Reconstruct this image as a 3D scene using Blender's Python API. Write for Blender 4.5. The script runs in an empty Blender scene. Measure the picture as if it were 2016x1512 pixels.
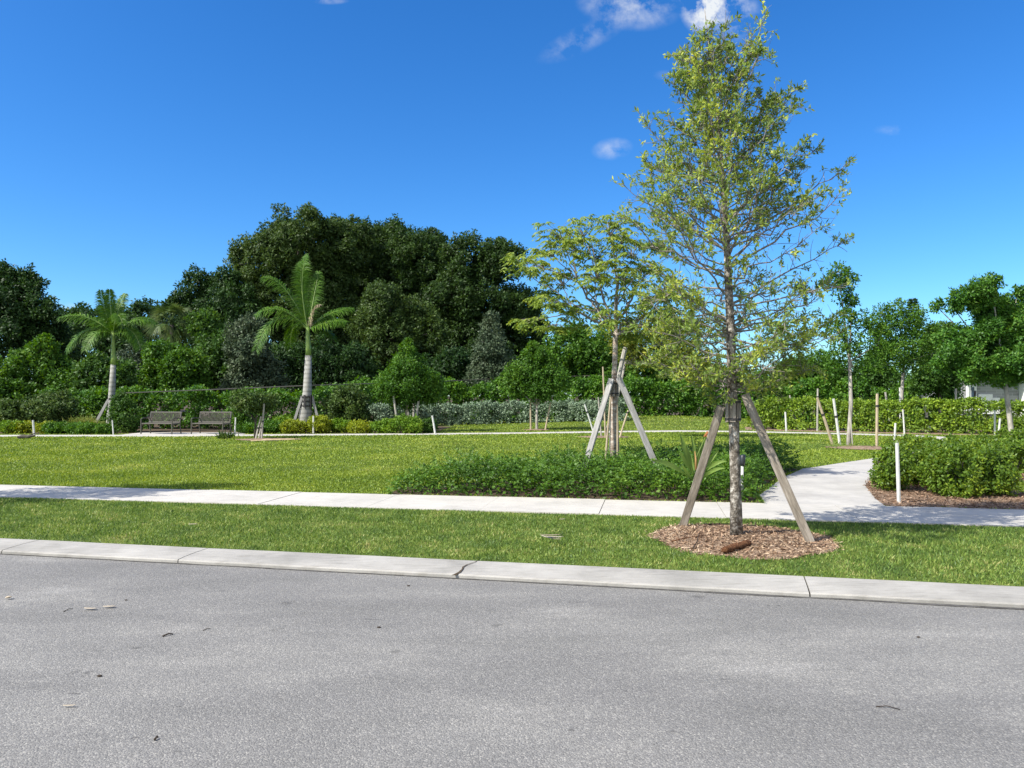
import bpy, math, random
import numpy as np
from mathutils import Vector, Matrix, noise as mnoise

rng = np.random.default_rng(11)
random.seed(11)
S = bpy.context.scene
C = S.collection
# ------------------------------------------------------------------ survey of the place
F, HZ, CX, CH = 1500.0, 778.0, 1008.0, 1.6      # focal length, horizon row, centre column, eye height
ROAD_Z = -0.052

def ground_h(x, y):
    """gentle berm on the far lawn"""
    x = np.asarray(x, float); y = np.asarray(y, float)
    return 0.42 * np.exp(-(((x - 8.0) / 6.5) ** 2 + ((y - 43.0) / 5.0) ** 2))

def gp(px, py, z=0.0):
    Y = (CH - z) * F / (py - HZ)
    return np.array([(px - CX) / F * Y, Y, z])
def wx(px, Y): return (px - CX) / F * Y
def wz(py, Y): return CH - (py - HZ) * Y / F
def at(px, py, Y): return np.array([wx(px, Y), Y, wz(py, Y)])

# ------------------------------------------------------------------ mesh helpers
def np_mesh(name, v, quads, mat, loc=(0, 0, 0), parent=None, smooth=False):
    v = np.asarray(v, np.float32) - np.asarray(loc, np.float32)
    quads = np.asarray(quads, np.int32)
    k = quads.shape[1]
    me = bpy.data.meshes.new(name)
    me.vertices.add(len(v)); me.vertices.foreach_set('co', v.ravel())
    me.loops.add(quads.size); me.loops.foreach_set('vertex_index', quads.ravel())
    me.polygons.add(len(quads))
    me.polygons.foreach_set('loop_start', np.arange(0, quads.size, k, dtype=np.int32))
    me.polygons.foreach_set('loop_total', np.full(len(quads), k, np.int32))
    if smooth: me.polygons.foreach_set('use_smooth', np.ones(len(quads), bool))
    me.update(calc_edges=True)
    if mat: me.materials.append(mat)
    o = bpy.data.objects.new(name, me); C.objects.link(o)
    if parent is not None: o.parent = parent
    else: o.location = loc
    return o

class MB:
    def __init__(s): s.v = []; s.f = []
    def add(s, vs, fs):
        b = len(s.v); s.v += [tuple(map(float, p)) for p in vs]; s.f += [tuple(i + b for i in f) for f in fs]
    def box(s, c, d, rz=0.0, taper=1.0):
        x, y, z = np.array(d) / 2
        P = [(-x, -y, -z), (x, -y, -z), (x, y, -z), (-x, y, -z), (-x * taper, -y * taper, z), (x * taper, -y * taper, z), (x * taper, y * taper, z), (-x * taper, y * taper, z)]
        ca, sa = math.cos(rz), math.sin(rz)
        s.add([(c[0] + p[0] * ca - p[1] * sa, c[1] + p[0] * sa + p[1] * ca, c[2] + p[2]) for p in P],
              [(0, 3, 2, 1), (4, 5, 6, 7), (0, 1, 5, 4), (1, 2, 6, 5), (2, 3, 7, 6), (3, 0, 4, 7)])
    def tube(s, pts, rad, n=6, cap=True):
        pts = [Vector(p) for p in pts]; m = len(pts)
        if not hasattr(rad, '__len__'): rad = [rad] * m
        up = Vector((0.31, 0.17, 0.93)); rows = []
        b = len(s.v)
        for i, p in enumerate(pts):
            t = (pts[min(i + 1, m - 1)] - pts[max(i - 1, 0)])
            if t.length < 1e-9: t = Vector((0, 0, 1))
            t.normalize()
            u = up - t * up.dot(t)
            if u.length < 0.05: u = Vector((1, 0, 0)) - t * t.x
            u.normalize(); w = t.cross(u); up = u
            for k in range(n):
                a = 2 * math.pi * k / n
                s.v.append(tuple(p + (u * math.cos(a) + w * math.sin(a)) * rad[i]))
        for i in range(m - 1):
            for k in range(n):
                k2 = (k + 1) % n
                s.f.append((b + i * n + k, b + i * n + k2, b + (i + 1) * n + k2, b + (i + 1) * n + k))
        if cap:
            s.f.append(tuple(b + (m - 1) * n + k for k in range(n)))
            s.f.append(tuple(b + k for k in reversed(range(n))))
    def obj(s, name, mat, parent=None, loc=(0, 0, 0), smooth=False, bevel=0):
        me = bpy.data.meshes.new(name)
        me.from_pydata([(p[0] - loc[0], p[1] - loc[1], p[2] - loc[2]) for p in s.v], [], s.f)
        me.update()
        if smooth:
            for p in me.polygons: p.use_smooth = True
        me.materials.append(mat)
        o = bpy.data.objects.new(name, me); C.objects.link(o)
        if parent is not None: o.parent = parent
        else: o.location = loc
        if bevel:
            m = o.modifiers.new('bevel', 'BEVEL'); m.width = bevel; m.segments = 2
        return o

def thing(name, label, cat, loc, group=None):
    o = bpy.data.objects.new(name, None); C.objects.link(o)
    o.empty_display_size = 0.2
    o.location = [float(a) for a in loc]; o['label'] = label; o['category'] = cat
    if group: o['group'] = group
    return o
def tag(o, label=None, cat=None, group=None, kind=None):
    if label: o['label'] = label
    if cat: o['category'] = cat
    if group: o['group'] = group
    if kind: o['kind'] = kind
    return o
def struct(o, label=None): return tag(o, label, kind='structure')

def unit(a): return a / np.maximum(np.linalg.norm(a, axis=-1, keepdims=True), 1e-9)
def rvec(n): return unit(rng.normal(size=(n, 3)))

def leaf_quads(p, a, n, L, W, mid=0.45, fold=0.12, droop=0.0):
    """one kite-shaped blade per leaf: base, right, tip, left"""
    p = np.asarray(p, float); N = len(p)
    a = unit(a); n = unit(n - a * np.sum(a * n, 1, keepdims=True)); s = np.cross(a, n)
    L = np.broadcast_to(np.asarray(L, float), (N,))[:, None]; W = np.broadcast_to(np.asarray(W, float), (N,))[:, None]
    m = p + a * L * mid
    r = m + s * W * 0.5 + n * W * fold; l = m - s * W * 0.5 + n * W * fold
    t = p + a * L; t[:, 2] -= (droop * L)[:, 0]
    v = np.stack([p, r, t, l], 1).reshape(-1, 3)
    f = np.arange(4 * N).reshape(N, 4)
    return v, f

class Leaves:
    def __init__(s): s.V = []; s.F = []; s.n = 0
    def add(s, p, a, n, L, W, **k):
        if len(p) == 0: return
        v, f = leaf_quads(p, a, n, L, W, **k)
        s.V.append(v); s.F.append(f + s.n); s.n += len(v)
    def obj(s, name, mat, parent=None, loc=(0, 0, 0)):
        return np_mesh(name, np.concatenate(s.V), np.concatenate(s.F), mat, loc, parent)

def clump(lv, c, r, nrm_c, N, L, W, up=0.25, shell=0.55, flat=1.0):
    """leaves round a small clump centre c (radius r)"""
    d = rvec(N); d[:, 2] *= flat
    rad = r * (shell + (1 - shell) * rng.random(N)) ** 1.0 * rng.uniform(0.75, 1.12, N)
    p = c + d * rad[:, None]
    nn = unit(d * 0.75 + np.asarray(nrm_c) * 0.45 + rng.normal(size=(N, 3)) * 0.55 + np.array([0, 0, up]))
    a = unit(np.cross(nn, rvec(N)) + d * 0.55)
    l = L * rng.uniform(0.7, 1.3, N); w = W * rng.uniform(0.75, 1.25, N)
    lv.add(p, a, nn, l, w)

def blob_leaves(lv, c, r, L, W, cov=0.6, rs=0.28, back=0.3, fill=0.25, jag=0.22):
    """an uneven crown mass: many small clumps over an ellipsoid plus leaves inside it"""
    r = np.array(r, float); rm = r.min() * 0.6 + r.mean() * 0.4
    sr = rs * rm
    K = max(6, int(4 * 1.05 * (rm / sr) ** 2))
    d = rvec(K * 2)
    keep = (d[:, 1] < 0.25) | (rng.random(K * 2) < back)
    d = d[keep][:K]
    for q in d:
        k = rng.uniform(0.74, 1.0) + (rng.random() < 0.2) * rng.uniform(0, jag)
        rr = sr * rng.uniform(0.65, 1.3)
        N = int(cov * 4 * math.pi * rr * rr / (0.5 * L * W))
        clump(lv, c + q * r * k, rr, q, max(6, N), L, W)
        if rng.random() < .5:
            for _ in range(2):
                e = unit(q + rng.normal(size=3) * .35 + np.array([0, 0, .25])); r2 = rr * rng.uniform(.22, .42)
                clump(lv, c + q * r * k + e * rr * rng.uniform(.95, 1.35), r2, e, max(5, int(cov * 4 * math.pi * r2 * r2 / (.5 * L * W))), L, W)
    N = int(fill * 4 * math.pi * rm * rm / (0.5 * L * W))
    p = c + rvec(N) * r * (rng.random(N)[:, None] ** 0.4) * 0.85
    lv.add(p, rvec(N), rvec(N), L * 1.15, W * 1.3)

# ------------------------------------------------------------------ materials
def mat_new(name):
    m = bpy.data.materials.new(name); m.use_nodes = True
    nt = m.node_tree; nt.nodes.clear()
    out = nt.nodes.new('ShaderNodeOutputMaterial')
    return m, nt, out
def N_(nt, t, **k):
    n = nt.nodes.new(t)
    for a, b in k.items():
        if a.startswith('i_'): n.inputs[a[2:].replace('_', ' ')].default_value = b
        else: setattr(n, a, b)
    return n
def ramp(nt, stops, interp='LINEAR'):
    r = nt.nodes.new('ShaderNodeValToRGB'); e = r.color_ramp.elements
    r.color_ramp.interpolation = interp
    while len(e) < len(stops): e.new(0.5)
    for i, (p, c) in enumerate(stops):
        e[i].position = p; e[i].color = (c[0], c[1], c[2], 1)
    return r

ALB = 1.27
def alb(stops, k=1.0): return [(p, tuple(min(.84, v * ALB * k) for v in c)) for p, c in stops]
def leaf_mat(name, cols, trans=0.28, rough=0.55, spec=0.25, nscale=0.7, gain=1.0, warm=(1.2, 1.08, .72)):
    """cols: list of (position, colour) over a per-leaf random number, shifted by a clump-size noise"""
    m, nt, out = mat_new(name); L = nt.links.new
    geo = N_(nt, 'ShaderNodeNewGeometry'); tc = N_(nt, 'ShaderNodeTexCoord')
    no = N_(nt, 'ShaderNodeTexNoise'); no.inputs['Scale'].default_value = nscale; no.inputs['Detail'].default_value = 2
    L(tc.outputs['Object'], no.inputs['Vector'])
    ad = N_(nt, 'ShaderNodeMath', operation='MULTIPLY_ADD')
    L(no.outputs['Fac'], ad.inputs[0]); ad.inputs[1].default_value = 1.7; ad.inputs[2].default_value = -0.6
    mx = N_(nt, 'ShaderNodeMix', data_type='FLOAT'); mx.inputs[0].default_value = 0.5
    L(geo.outputs['Random Per Island'], mx.inputs[2]); L(ad.outputs[0], mx.inputs[3])
    r = ramp(nt, [(a, [min(.84, v * gain * w * ALB) for v, w in zip(c, warm)]) for a, c in cols]); L(mx.outputs[0], r.inputs[0])
    p = N_(nt, 'ShaderNodeBsdfPrincipled'); L(r.outputs[0], p.inputs['Base Color'])
    p.inputs['Roughness'].default_value = max(rough, .5); p.inputs['Specular IOR Level'].default_value = min(spec, .3)
    t = N_(nt, 'ShaderNodeBsdfTranslucent')
    hs = N_(nt, 'ShaderNodeHueSaturation'); hs.inputs['Hue'].default_value = 0.485; hs.inputs['Value'].default_value = 1.5; hs.inputs['Saturation'].default_value = 1.1
    L(r.outputs[0], hs.inputs['Color']); L(hs.outputs[0], t.inputs[0])
    ms = N_(nt, 'ShaderNodeMixShader'); ms.inputs[0].default_value = trans
    L(p.outputs[0], ms.inputs[1]); L(t.outputs[0], ms.inputs[2]); L(ms.outputs[0], out.inputs[0])
    return m

def noise_mat(name, stops, scale=5.0, detail=6, rough=0.8, spec=0.3, stretch=(1, 1, 1), bump=0.0, bscale=None, fine=None, coords='Object', bdist=0.01):
    m, nt, out = mat_new(name); L = nt.links.new
    tc = N_(nt, 'ShaderNodeTexCoord'); mp = N_(nt, 'ShaderNodeMapping'); mp.inputs['Scale'].default_value = stretch
    L(tc.outputs[coords], mp.inputs[0])
    no = N_(nt, 'ShaderNodeTexNoise'); no.inputs['Scale'].default_value = scale; no.inputs['Detail'].default_value = detail; no.inputs['Roughness'].default_value = 0.6
    L(mp.outputs[0], no.inputs['Vector'])
    r = ramp(nt, alb(stops)); L(no.outputs['Fac'], r.inputs[0])
    col = r.outputs[0]
    if fine:
        n2 = N_(nt, 'ShaderNodeTexNoise'); n2.inputs['Scale'].default_value = fine[0]; n2.inputs['Detail'].default_value = 3
        L(mp.outputs[0], n2.inputs['Vector'])
        r2 = ramp(nt, [(0.3, (fine[1],) * 3), (0.7, (fine[2],) * 3)]); L(n2.outputs['Fac'], r2.inputs[0])
        mm = N_(nt, 'ShaderNodeMix', data_type='RGBA', blend_type='MULTIPLY'); mm.inputs[0].default_value = 1
        L(col, mm.inputs[6]); L(r2.outputs[0], mm.inputs[7]); col = mm.outputs[2]
    p = N_(nt, 'ShaderNodeBsdfPrincipled'); L(col, p.inputs['Base Color'])
    p.inputs['Roughness'].default_value = rough; p.inputs['Specular IOR Level'].default_value = spec
    if bump:
        b = N_(nt, 'ShaderNodeBump'); b.inputs['Strength'].default_value = bump; b.inputs['Distance'].default_value = bdist
        n3 = N_(nt, 'ShaderNodeTexNoise'); n3.inputs['Scale'].default_value = bscale or scale * 4; n3.inputs['Detail'].default_value = 4
        L(mp.outputs[0], n3.inputs['Vector']); L(n3.outputs['Fac'], b.inputs['Height']); L(b.outputs[0], p.inputs['Normal'])
    L(p.outputs[0], out.inputs[0])
    return m

def flat_mat(name, c, rough=0.5, spec=0.4, metal=0.0):
    m, nt, out = mat_new(name)
    p = N_(nt, 'ShaderNodeBsdfPrincipled'); nt.links.new(p.outputs[0], out.inputs[0])
    no = N_(nt, 'ShaderNodeTexNoise'); no.inputs['Scale'].default_value = 14; no.inputs['Detail'].default_value = 5
    r = ramp(nt, alb([(0.3, [x * 0.78 for x in c]), (0.7, c)]))
    tc = N_(nt, 'ShaderNodeTexCoord'); nt.links.new(tc.outputs['Object'], no.inputs['Vector'])
    nt.links.new(no.outputs['Fac'], r.inputs[0]); nt.links.new(r.outputs[0], p.inputs['Base Color'])
    p.inputs['Roughness'].default_value = rough; p.inputs['Specular IOR Level'].default_value = spec; p.inputs['Metallic'].default_value = metal
    return m

M = {}
M['oak'] = leaf_mat('dark oak leaf', [(0.15, (.018, .036, .012)), (.5, (.036, .066, .017)), (.85, (.07, .10, .03))], nscale=.25, gain=.85, warm=(1.0, 1.15, .75))  # low gain puts some of the wood's self-shadow into the leaf's own dark green
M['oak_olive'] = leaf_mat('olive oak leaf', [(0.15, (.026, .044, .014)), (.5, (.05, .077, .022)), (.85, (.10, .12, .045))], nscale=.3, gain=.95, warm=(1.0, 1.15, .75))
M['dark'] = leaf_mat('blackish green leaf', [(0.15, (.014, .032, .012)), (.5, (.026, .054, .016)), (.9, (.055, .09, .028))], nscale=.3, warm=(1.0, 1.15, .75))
M['bright'] = leaf_mat('bright green leaf', [(0.15, (.024, .07, .012)), (.5, (.045, .115, .016)), (.9, (.10, .17, .03))], nscale=.6, gain=1.12)
M['mid'] = leaf_mat('mid green leaf', [(0.15, (.02, .055, .014)), (.5, (.036, .088, .018)), (.9, (.075, .13, .03))], nscale=.5, gain=1.15)
M['silver'] = leaf_mat('silver green leaf', [(0.15, (.035, .062, .045)), (.5, (.058, .09, .062)), (.9, (.10, .135, .095))], nscale=.6, trans=.15, warm=(1.1, 1.0, .72))
M['silverhedge'] = leaf_mat('silver hedge leaf', [(0.1, (.12, .16, .11)), (.5, (.24, .29, .21)), (.9, (.38, .43, .36))], nscale=2, trans=.12, gain=.72, warm=(.92, 1.04, .88))
M['clusia'] = leaf_mat('clusia leaf', [(0.1, (.022, .07, .012)), (.5, (.05, .13, .016)), (.9, (.12, .21, .03))], nscale=1.0, gain=1.1, spec=.5, rough=.3)
M['yellowhedge'] = leaf_mat('yellow green hedge leaf', [(0.1, (.05, .09, .016)), (.45, (.11, .17, .02)), (.75, (.20, .26, .03)), (.95, (.28, .29, .06))], gain=1.2, nscale=1.6, spec=.5, rough=.35, warm=(1.02, 1.05, .75))
M['fronthedge'] = leaf_mat('front hedge leaf', [(0.1, (.03, .066, .012)), (.45, (.065, .125, .016)), (.72, (.14, .195, .025)), (.92, (.24, .26, .04))], gain=1.15, nscale=1.6, spec=.55, rough=.32)
M['carissa'] = leaf_mat('groundcover leaf', [(0.1, (.02, .052, .010)), (.5, (.042, .10, .014)), (.9, (.10, .17, .03))], gain=1.3, nscale=1.4, spec=.6, rough=.3)
M['lime'] = leaf_mat('lime shrub leaf', [(0.1, (.10, .16, .02)), (.5, (.22, .29, .03)), (.9, (.36, .40, .06))], nscale=1.5, gain=.82)
M['mound'] = leaf_mat('green mound leaf', [(0.1, (.05, .12, .016)), (.5, (.10, .20, .025)), (.9, (.2, .28, .05))], nscale=1.5)
M['lowgreen'] = leaf_mat('low green leaf', [(0.1, (.025, .08, .012)), (.5, (.05, .13, .018)), (.9, (.10, .19, .03))], nscale=1.5)
M['brownish'] = leaf_mat('brownish shrub leaf', [(0.1, (.03, .05, .018)), (.5, (.06, .085, .028)), (.9, (.13, .13, .06))], nscale=1.5, warm=(1.0, 1.2, .75))
M['streetleaf'] = leaf_mat('street tree leaf', [(0.08, (.035, .06, .02)), (.42, (.075, .105, .03)), (.7, (.15, .165, .035)), (.95, (.25, .22, .05))], nscale=2.2, trans=.36, gain=2.1, warm=(1.12, 1.1, .78))
M['mahogany'] = leaf_mat('drooping leaf', [(0.1, (.05, .085, .02)), (.45, (.105, .145, .03)), (.75, (.18, .20, .045)), (.95, (.27, .25, .08))], nscale=1.5, trans=.36, gain=1.4, warm=(1.1, 1.1, .78))
M['olive'] = leaf_mat('olive leaf', [(0.1, (.05, .075, .018)), (.45, (.10, .13, .025)), (.75, (.17, .18, .03)), (.95, (.24, .22, .05))], nscale=1.5, trans=.34, gain=1.2)
M['glossy'] = leaf_mat('glossy tree leaf', [(0.1, (.016, .055, .012)), (.5, (.035, .095, .016)), (.85, (.08, .15, .024)), (.97, (.15, .2, .04))], gain=1.45, nscale=1.2, spec=.6, rough=.3)
M['frond'] = leaf_mat('palm frond', [(0.1, (.035, .10, .012)), (.5, (.065, .16, .018)), (.9, (.13, .22, .04))], nscale=1.2, trans=.22, gain=.8)
M['sabal'] = leaf_mat('fan palm frond', [(0.1, (.03, .065, .022)), (.5, (.055, .095, .035)), (.9, (.12, .145, .065))], nscale=1.2)
M['dryfrond'] = leaf_mat('dry frond', [(0.1, (.16, .13, .08)), (.5, (.26, .22, .14)), (.9, (.38, .34, .24))], nscale=2, trans=.15, warm=(1, 1, 1))
M['strap'] = leaf_mat('strap leaf', [(0.1, (.05, .09, .03)), (.5, (.09, .15, .045)), (.9, (.2, .24, .1))], nscale=2, gain=1.3)
M['wisp'] = leaf_mat('wispy grass', [(0.1, (.08, .12, .03)), (.5, (.15, .19, .06)), (.9, (.27, .28, .12))], nscale=2)
M['verge'] = leaf_mat('verge grass', [(0.16, (.045, .09, .02)), (.40, (.085, .155, .028)), (.58, (.14, .205, .045)), (.74, (.24, .25, .10)), (.9, (.36, .33, .17))], gain=1.2, nscale=2.4, trans=.3, rough=.5, spec=.3, warm=(1.13, 1.0, .98))
M['lawn'] = leaf_mat('lawn grass', [(0.15, (.075, .125, .02)), (.40, (.14, .205, .027)), (.62, (.21, .265, .045)), (.85, (.33, .325, .11))], gain=1.05, nscale=.5, trans=.3, rough=.5, spec=.3, warm=(1.1, 1.06, .88))
M['chips'] = leaf_mat('bark chips', [(0.1, (.065, .04, .026)), (.4, (.15, .092, .058)), (.65, (.27, .185, .125)), (.9, (.42, .34, .26))], nscale=2.2, trans=0, rough=.85, spec=.15, warm=(1, 1, 1))
M['chips_pale'] = leaf_mat('weathered bark chips', [(0.1, (.14, .08, .05)), (.4, (.29, .19, .12)), (.65, (.42, .31, .22)), (.9, (.58, .48, .37))], nscale=1.3, trans=0, rough=.85, spec=.15, warm=(.98, 1.03, 1.02))
M['soil'] = noise_mat('soil', [(.3, (.035, .026, .017)), (.7, (.10, .075, .05))], 6, rough=.95, spec=.1, bump=.5)
M['gutter'] = noise_mat('gutter dirt', [(.3, (.045, .043, .04)), (.7, (.11, .107, .10))], 12, rough=.95, spec=.1, fine=(150, .7, 1.2))
M['mulchbase'] = noise_mat('mulch base', [(.3, (.09, .055, .035)), (.5, (.18, .125, .085)), (.7, (.29, .225, .165))], 9, rough=.95, spec=.1, bump=.8, bscale=60)
M['grassbase'] = noise_mat('turf base', [(.3, (.05, .075, .018)), (.55, (.09, .12, .024)), (.75, (.15, .15, .05))], 1.2, rough=.95, spec=.1, fine=(40, .7, 1.15))
M['bark'] = noise_mat('oak bark', [(.32, (.045, .038, .03)), (.46, (.12, .103, .082)), (.56, (.25, .225, .19)), (.68, (.52, .49, .43))], 17, 9, .9, .15, (1, 1, .8), 1.0, 60, fine=(55, .6, 1.2), bdist=.015)
M['twigbark'] = noise_mat('twig bark', [(.3, (.10, .088, .075)), (.7, (.27, .25, .22))], 20, 5, .9, .15)
M['bark_ring'] = noise_mat('smooth ringed bark', [(.3, (.13, .085, .055)), (.5, (.26, .21, .165)), (.7, (.47, .43, .37))], 9, 8, .85, .2, (1, 1, 2.4), .5, 30, bdist=.012)
M['bark_pale'] = noise_mat('pale bark', [(.3, (.16, .145, .12)), (.7, (.35, .325, .28))], 8, 6, .85, .2, (1, 1, .5), .5, 30, bdist=.01)
M['bark_dark'] = noise_mat('dark bark', [(.3, (.035, .03, .025)), (.7, (.10, .09, .075))], 4, 6, .9, .1)
M['timber'] = noise_mat('weathered timber', [(.28, (.10, .085, .066)), (.5, (.20, .172, .138)), (.72, (.33, .295, .25))], 7, 8, .85, .2, (4.5, 4.5, .45), .5, 26, fine=(38, .72, 1.12), bdist=.004)
M['timber_pale'] = noise_mat('pale timber', [(.28, (.14, .135, .125)), (.5, (.225, .22, .205)), (.72, (.34, .33, .31))], 7, 8, .85, .2, (4.5, 4.5, .45), .4, 26, fine=(38, .75, 1.1), bdist=.004)
M['stake'] = noise_mat('stake wood', [(.3, (.19, .175, .145)), (.7, (.36, .34, .295))], 9, 6, .85, .2, (3, 3, .4), .3, 30, bdist=.004)
M['stake_tan'] = noise_mat('tan stake wood', [(.3, (.22, .18, .12)), (.7, (.40, .33, .23))], 9, 6, .85, .2, (3, 3, .4), .3, 30, bdist=.004)
M['pvc'] = flat_mat('white plastic', (.48, .475, .44), .35, .5)
M['black'] = flat_mat('black plastic', (.018, .02, .024), .4, .45)
M['strapmat'] = flat_mat('dark strap', (.03, .028, .027), .6, .3)
M['bench'] = flat_mat('grey brown bench slats', (.095, .086, .068), .5, .4)
M['benchframe'] = flat_mat('bench frame', (.07, .066, .052), .5, .4)
M['log'] = noise_mat('rotten log', [(.3, (.03, .013, .007)), (.5, (.10, .045, .022)), (.7, (.21, .11, .055))], 10, 8, .9, .1, (6, 1, 6), 1, 60, bdist=.01)
M['edge'] = noise_mat('sandy edging', [(.3, (.36, .27, .15)), (.7, (.50, .40, .25))], 6, 5, .9, .1)
M['flower'] = flat_mat('dry flower', (.23, .09, .03), .8, .2)
M['stemorange'] = flat_mat('orange stem', (.26, .15, .05), .6, .3)
M['shaft'] = noise_mat('crownshaft', [(.3, (.09, .16, .03)), (.7, (.19, .26, .06))], 3, 3, .4, .4, (1, 1, .3))
M['deadleaf'] = leaf_mat('dead leaf', [(.1, (.27, .22, .15)), (.5, (.42, .36, .27)), (.9, (.56, .51, .42))], trans=.1, rough=.7, warm=(1, 1, 1))
M['twigdark'] = flat_mat('dark twig', (.045, .035, .028), .9, .1)
M['glass'] = flat_mat('window glass', (.03, .05, .08), .08, .6)
M['white'] = flat_mat('white stucco', (.68, .67, .64), .8, .2)
M['rooft'] = flat_mat('roof tile', (.22, .20, .19), .8, .2)

def concrete_mat(name, base, dark, warm):
    m, nt, out = mat_new(name); L = nt.links.new
    tc = N_(nt, 'ShaderNodeTexCoord')
    def nz(s, d=6, sc=(1, 1, 1)):
        mp = N_(nt, 'ShaderNodeMapping'); mp.inputs['Scale'].default_value = sc; L(tc.outputs['Object'], mp.inputs[0])
        n = N_(nt, 'ShaderNodeTexNoise'); n.inputs['Scale'].default_value = s; n.inputs['Detail'].default_value = d; n.inputs['Roughness'].default_value = .65
        L(mp.outputs[0], n.inputs['Vector']); return n
    a = nz(1.1, 8); r1 = ramp(nt, alb([(.32, dark), (.5, base), (.72, warm)])); L(a.outputs['Fac'], r1.inputs[0])
    b = nz(4, 6, (1, 6, 1)); r2 = ramp(nt, [(.30, (.70, .69, .67)), (.5, (.97, .97, .97)), (.7, (1.04, 1.04, 1.03))]); L(b.outputs['Fac'], r2.inputs[0])
    mm = N_(nt, 'ShaderNodeMix', data_type='RGBA', blend_type='MULTIPLY'); mm.inputs[0].default_value = .8
    L(r1.outputs[0], mm.inputs[6]); L(r2.outputs[0], mm.inputs[7])
    c = nz(160, 3); r3 = ramp(nt, [(.3, (.84, .84, .84)), (.6, (1.05, 1.05, 1.05))]); L(c.outputs['Fac'], r3.inputs[0])
    m2 = N_(nt, 'ShaderNodeMix', data_type='RGBA', blend_type='MULTIPLY'); m2.inputs[0].default_value = 1
    L(mm.outputs[2], m2.inputs[6]); L(r3.outputs[0], m2.inputs[7])
    p = N_(nt, 'ShaderNodeBsdfPrincipled'); p.inputs['Roughness'].default_value = .85; p.inputs['Specular IOR Level'].default_value = .2
    L(m2.outputs[2], p.inputs['Base Color'])
    bu = N_(nt, 'ShaderNodeBump'); bu.inputs['Strength'].default_value = .3; bu.inputs['Distance'].default_value = .004
    L(c.outputs['Fac'], bu.inputs['Height']); L(bu.outputs[0], p.inputs['Normal'])
    L(p.outputs[0], out.inputs[0]); return m
M['walk'] = concrete_mat('pale concrete', (.385, .365, .325), (.33, .315, .28), (.42, .40, .355))
M['kerb'] = concrete_mat('kerb concrete', (.275, .263, .238), (.205, .197, .178), (.325, .312, .283))
M['path'] = concrete_mat('path concrete', (.345, .33, .30), (.285, .272, .25), (.40, .382, .345))

def asphalt_mat():
    m, nt, out = mat_new('asphalt'); L = nt.links.new
    tc = N_(nt, 'ShaderNodeTexCoord')
    def nz(s, d=6, sc=(1, 1, 1), r=.6):
        mp = N_(nt, 'ShaderNodeMapping'); mp.inputs['Scale'].default_value = sc; mp.inputs['Rotation'].default_value = (0, 0, .21); L(tc.outputs['Object'], mp.inputs[0])
        n = N_(nt, 'ShaderNodeTexNoise'); n.inputs['Scale'].default_value = s; n.inputs['Detail'].default_value = d; n.inputs['Roughness'].default_value = r
        L(mp.outputs[0], n.inputs['Vector']); return n
    def mul(c1, c2, f=1.0):
        mm = N_(nt, 'ShaderNodeMix', data_type='RGBA', blend_type='MULTIPLY'); mm.inputs[0].default_value = f
        L(c1, mm.inputs[6]); L(c2, mm.inputs[7]); return mm.outputs[2]
    a = nz(.9, 9, (.7, 1.6, 1)); r1 = ramp(nt, alb([(.3, (.133, .129, .120)), (.5, (.157, .152, .142)), (.60, (.175, .169, .156)), (.72, (.222, .214, .198))])); L(a.outputs['Fac'], r1.inputs[0])
    col = r1.outputs[0]
    vo = N_(nt, 'ShaderNodeTexVoronoi'); vo.inputs['Scale'].default_value = 120; L(tc.outputs['Object'], vo.inputs['Vector'])
    sp = N_(nt, 'ShaderNodeSeparateColor'); L(vo.outputs['Color'], sp.inputs[0])
    r2 = ramp(nt, [(0, (.72, .72, .73)), (.35, (.91, .91, .91)), (.7, (1.04, 1.04, 1.04)), (.88, (1.22, 1.21, 1.19)), (1, (1.6, 1.58, 1.53))]); L(sp.outputs[0], r2.inputs[0])
    col = mul(col, r2.outputs[0])
    f = nz(300, 2); r3 = ramp(nt, [(.3, (.72, .72, .72)), (.7, (1.2, 1.2, 1.2))]); L(f.outputs['Fac'], r3.inputs[0]); col = mul(col, r3.outputs[0])
    st = nz(2.2, 3, (1, 1.4, 1)); r4 = ramp(nt, [(.27, (.62, .62, .62)), (.31, (1, 1, 1))]); L(st.outputs['Fac'], r4.inputs[0]); col = mul(col, r4.outputs[0], .8)
    s2 = nz(7, 2, (1, 1.6, 1)); r5 = ramp(nt, [(.235, (.5, .5, .5)), (.26, (1, 1, 1))]); L(s2.outputs['Fac'], r5.inputs[0]); col = mul(col, r5.outputs[0], .8)
    s3 = nz(.35, 5, (.5, 2.2, 1)); r6 = ramp(nt, [(.38, (.93, .93, .93)), (.62, (1.08, 1.08, 1.07))]); L(s3.outputs['Fac'], r6.inputs[0]); col = mul(col, r6.outputs[0])
    p = N_(nt, 'ShaderNodeBsdfPrincipled'); p.inputs['Roughness'].default_value = .82; p.inputs['Specular IOR Level'].default_value = .3
    L(col, p.inputs['Base Color'])
    b = N_(nt, 'ShaderNodeBump'); b.inputs['Strength'].default_value = .55; b.inputs['Distance'].default_value = .006
    L(vo.outputs['Distance'], b.inputs['Height']); b.invert = True
    L(b.outputs[0], p.inputs['Normal']); L(p.outputs[0], out.inputs[0]); return m
M['asphalt'] = asphalt_mat()

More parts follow.
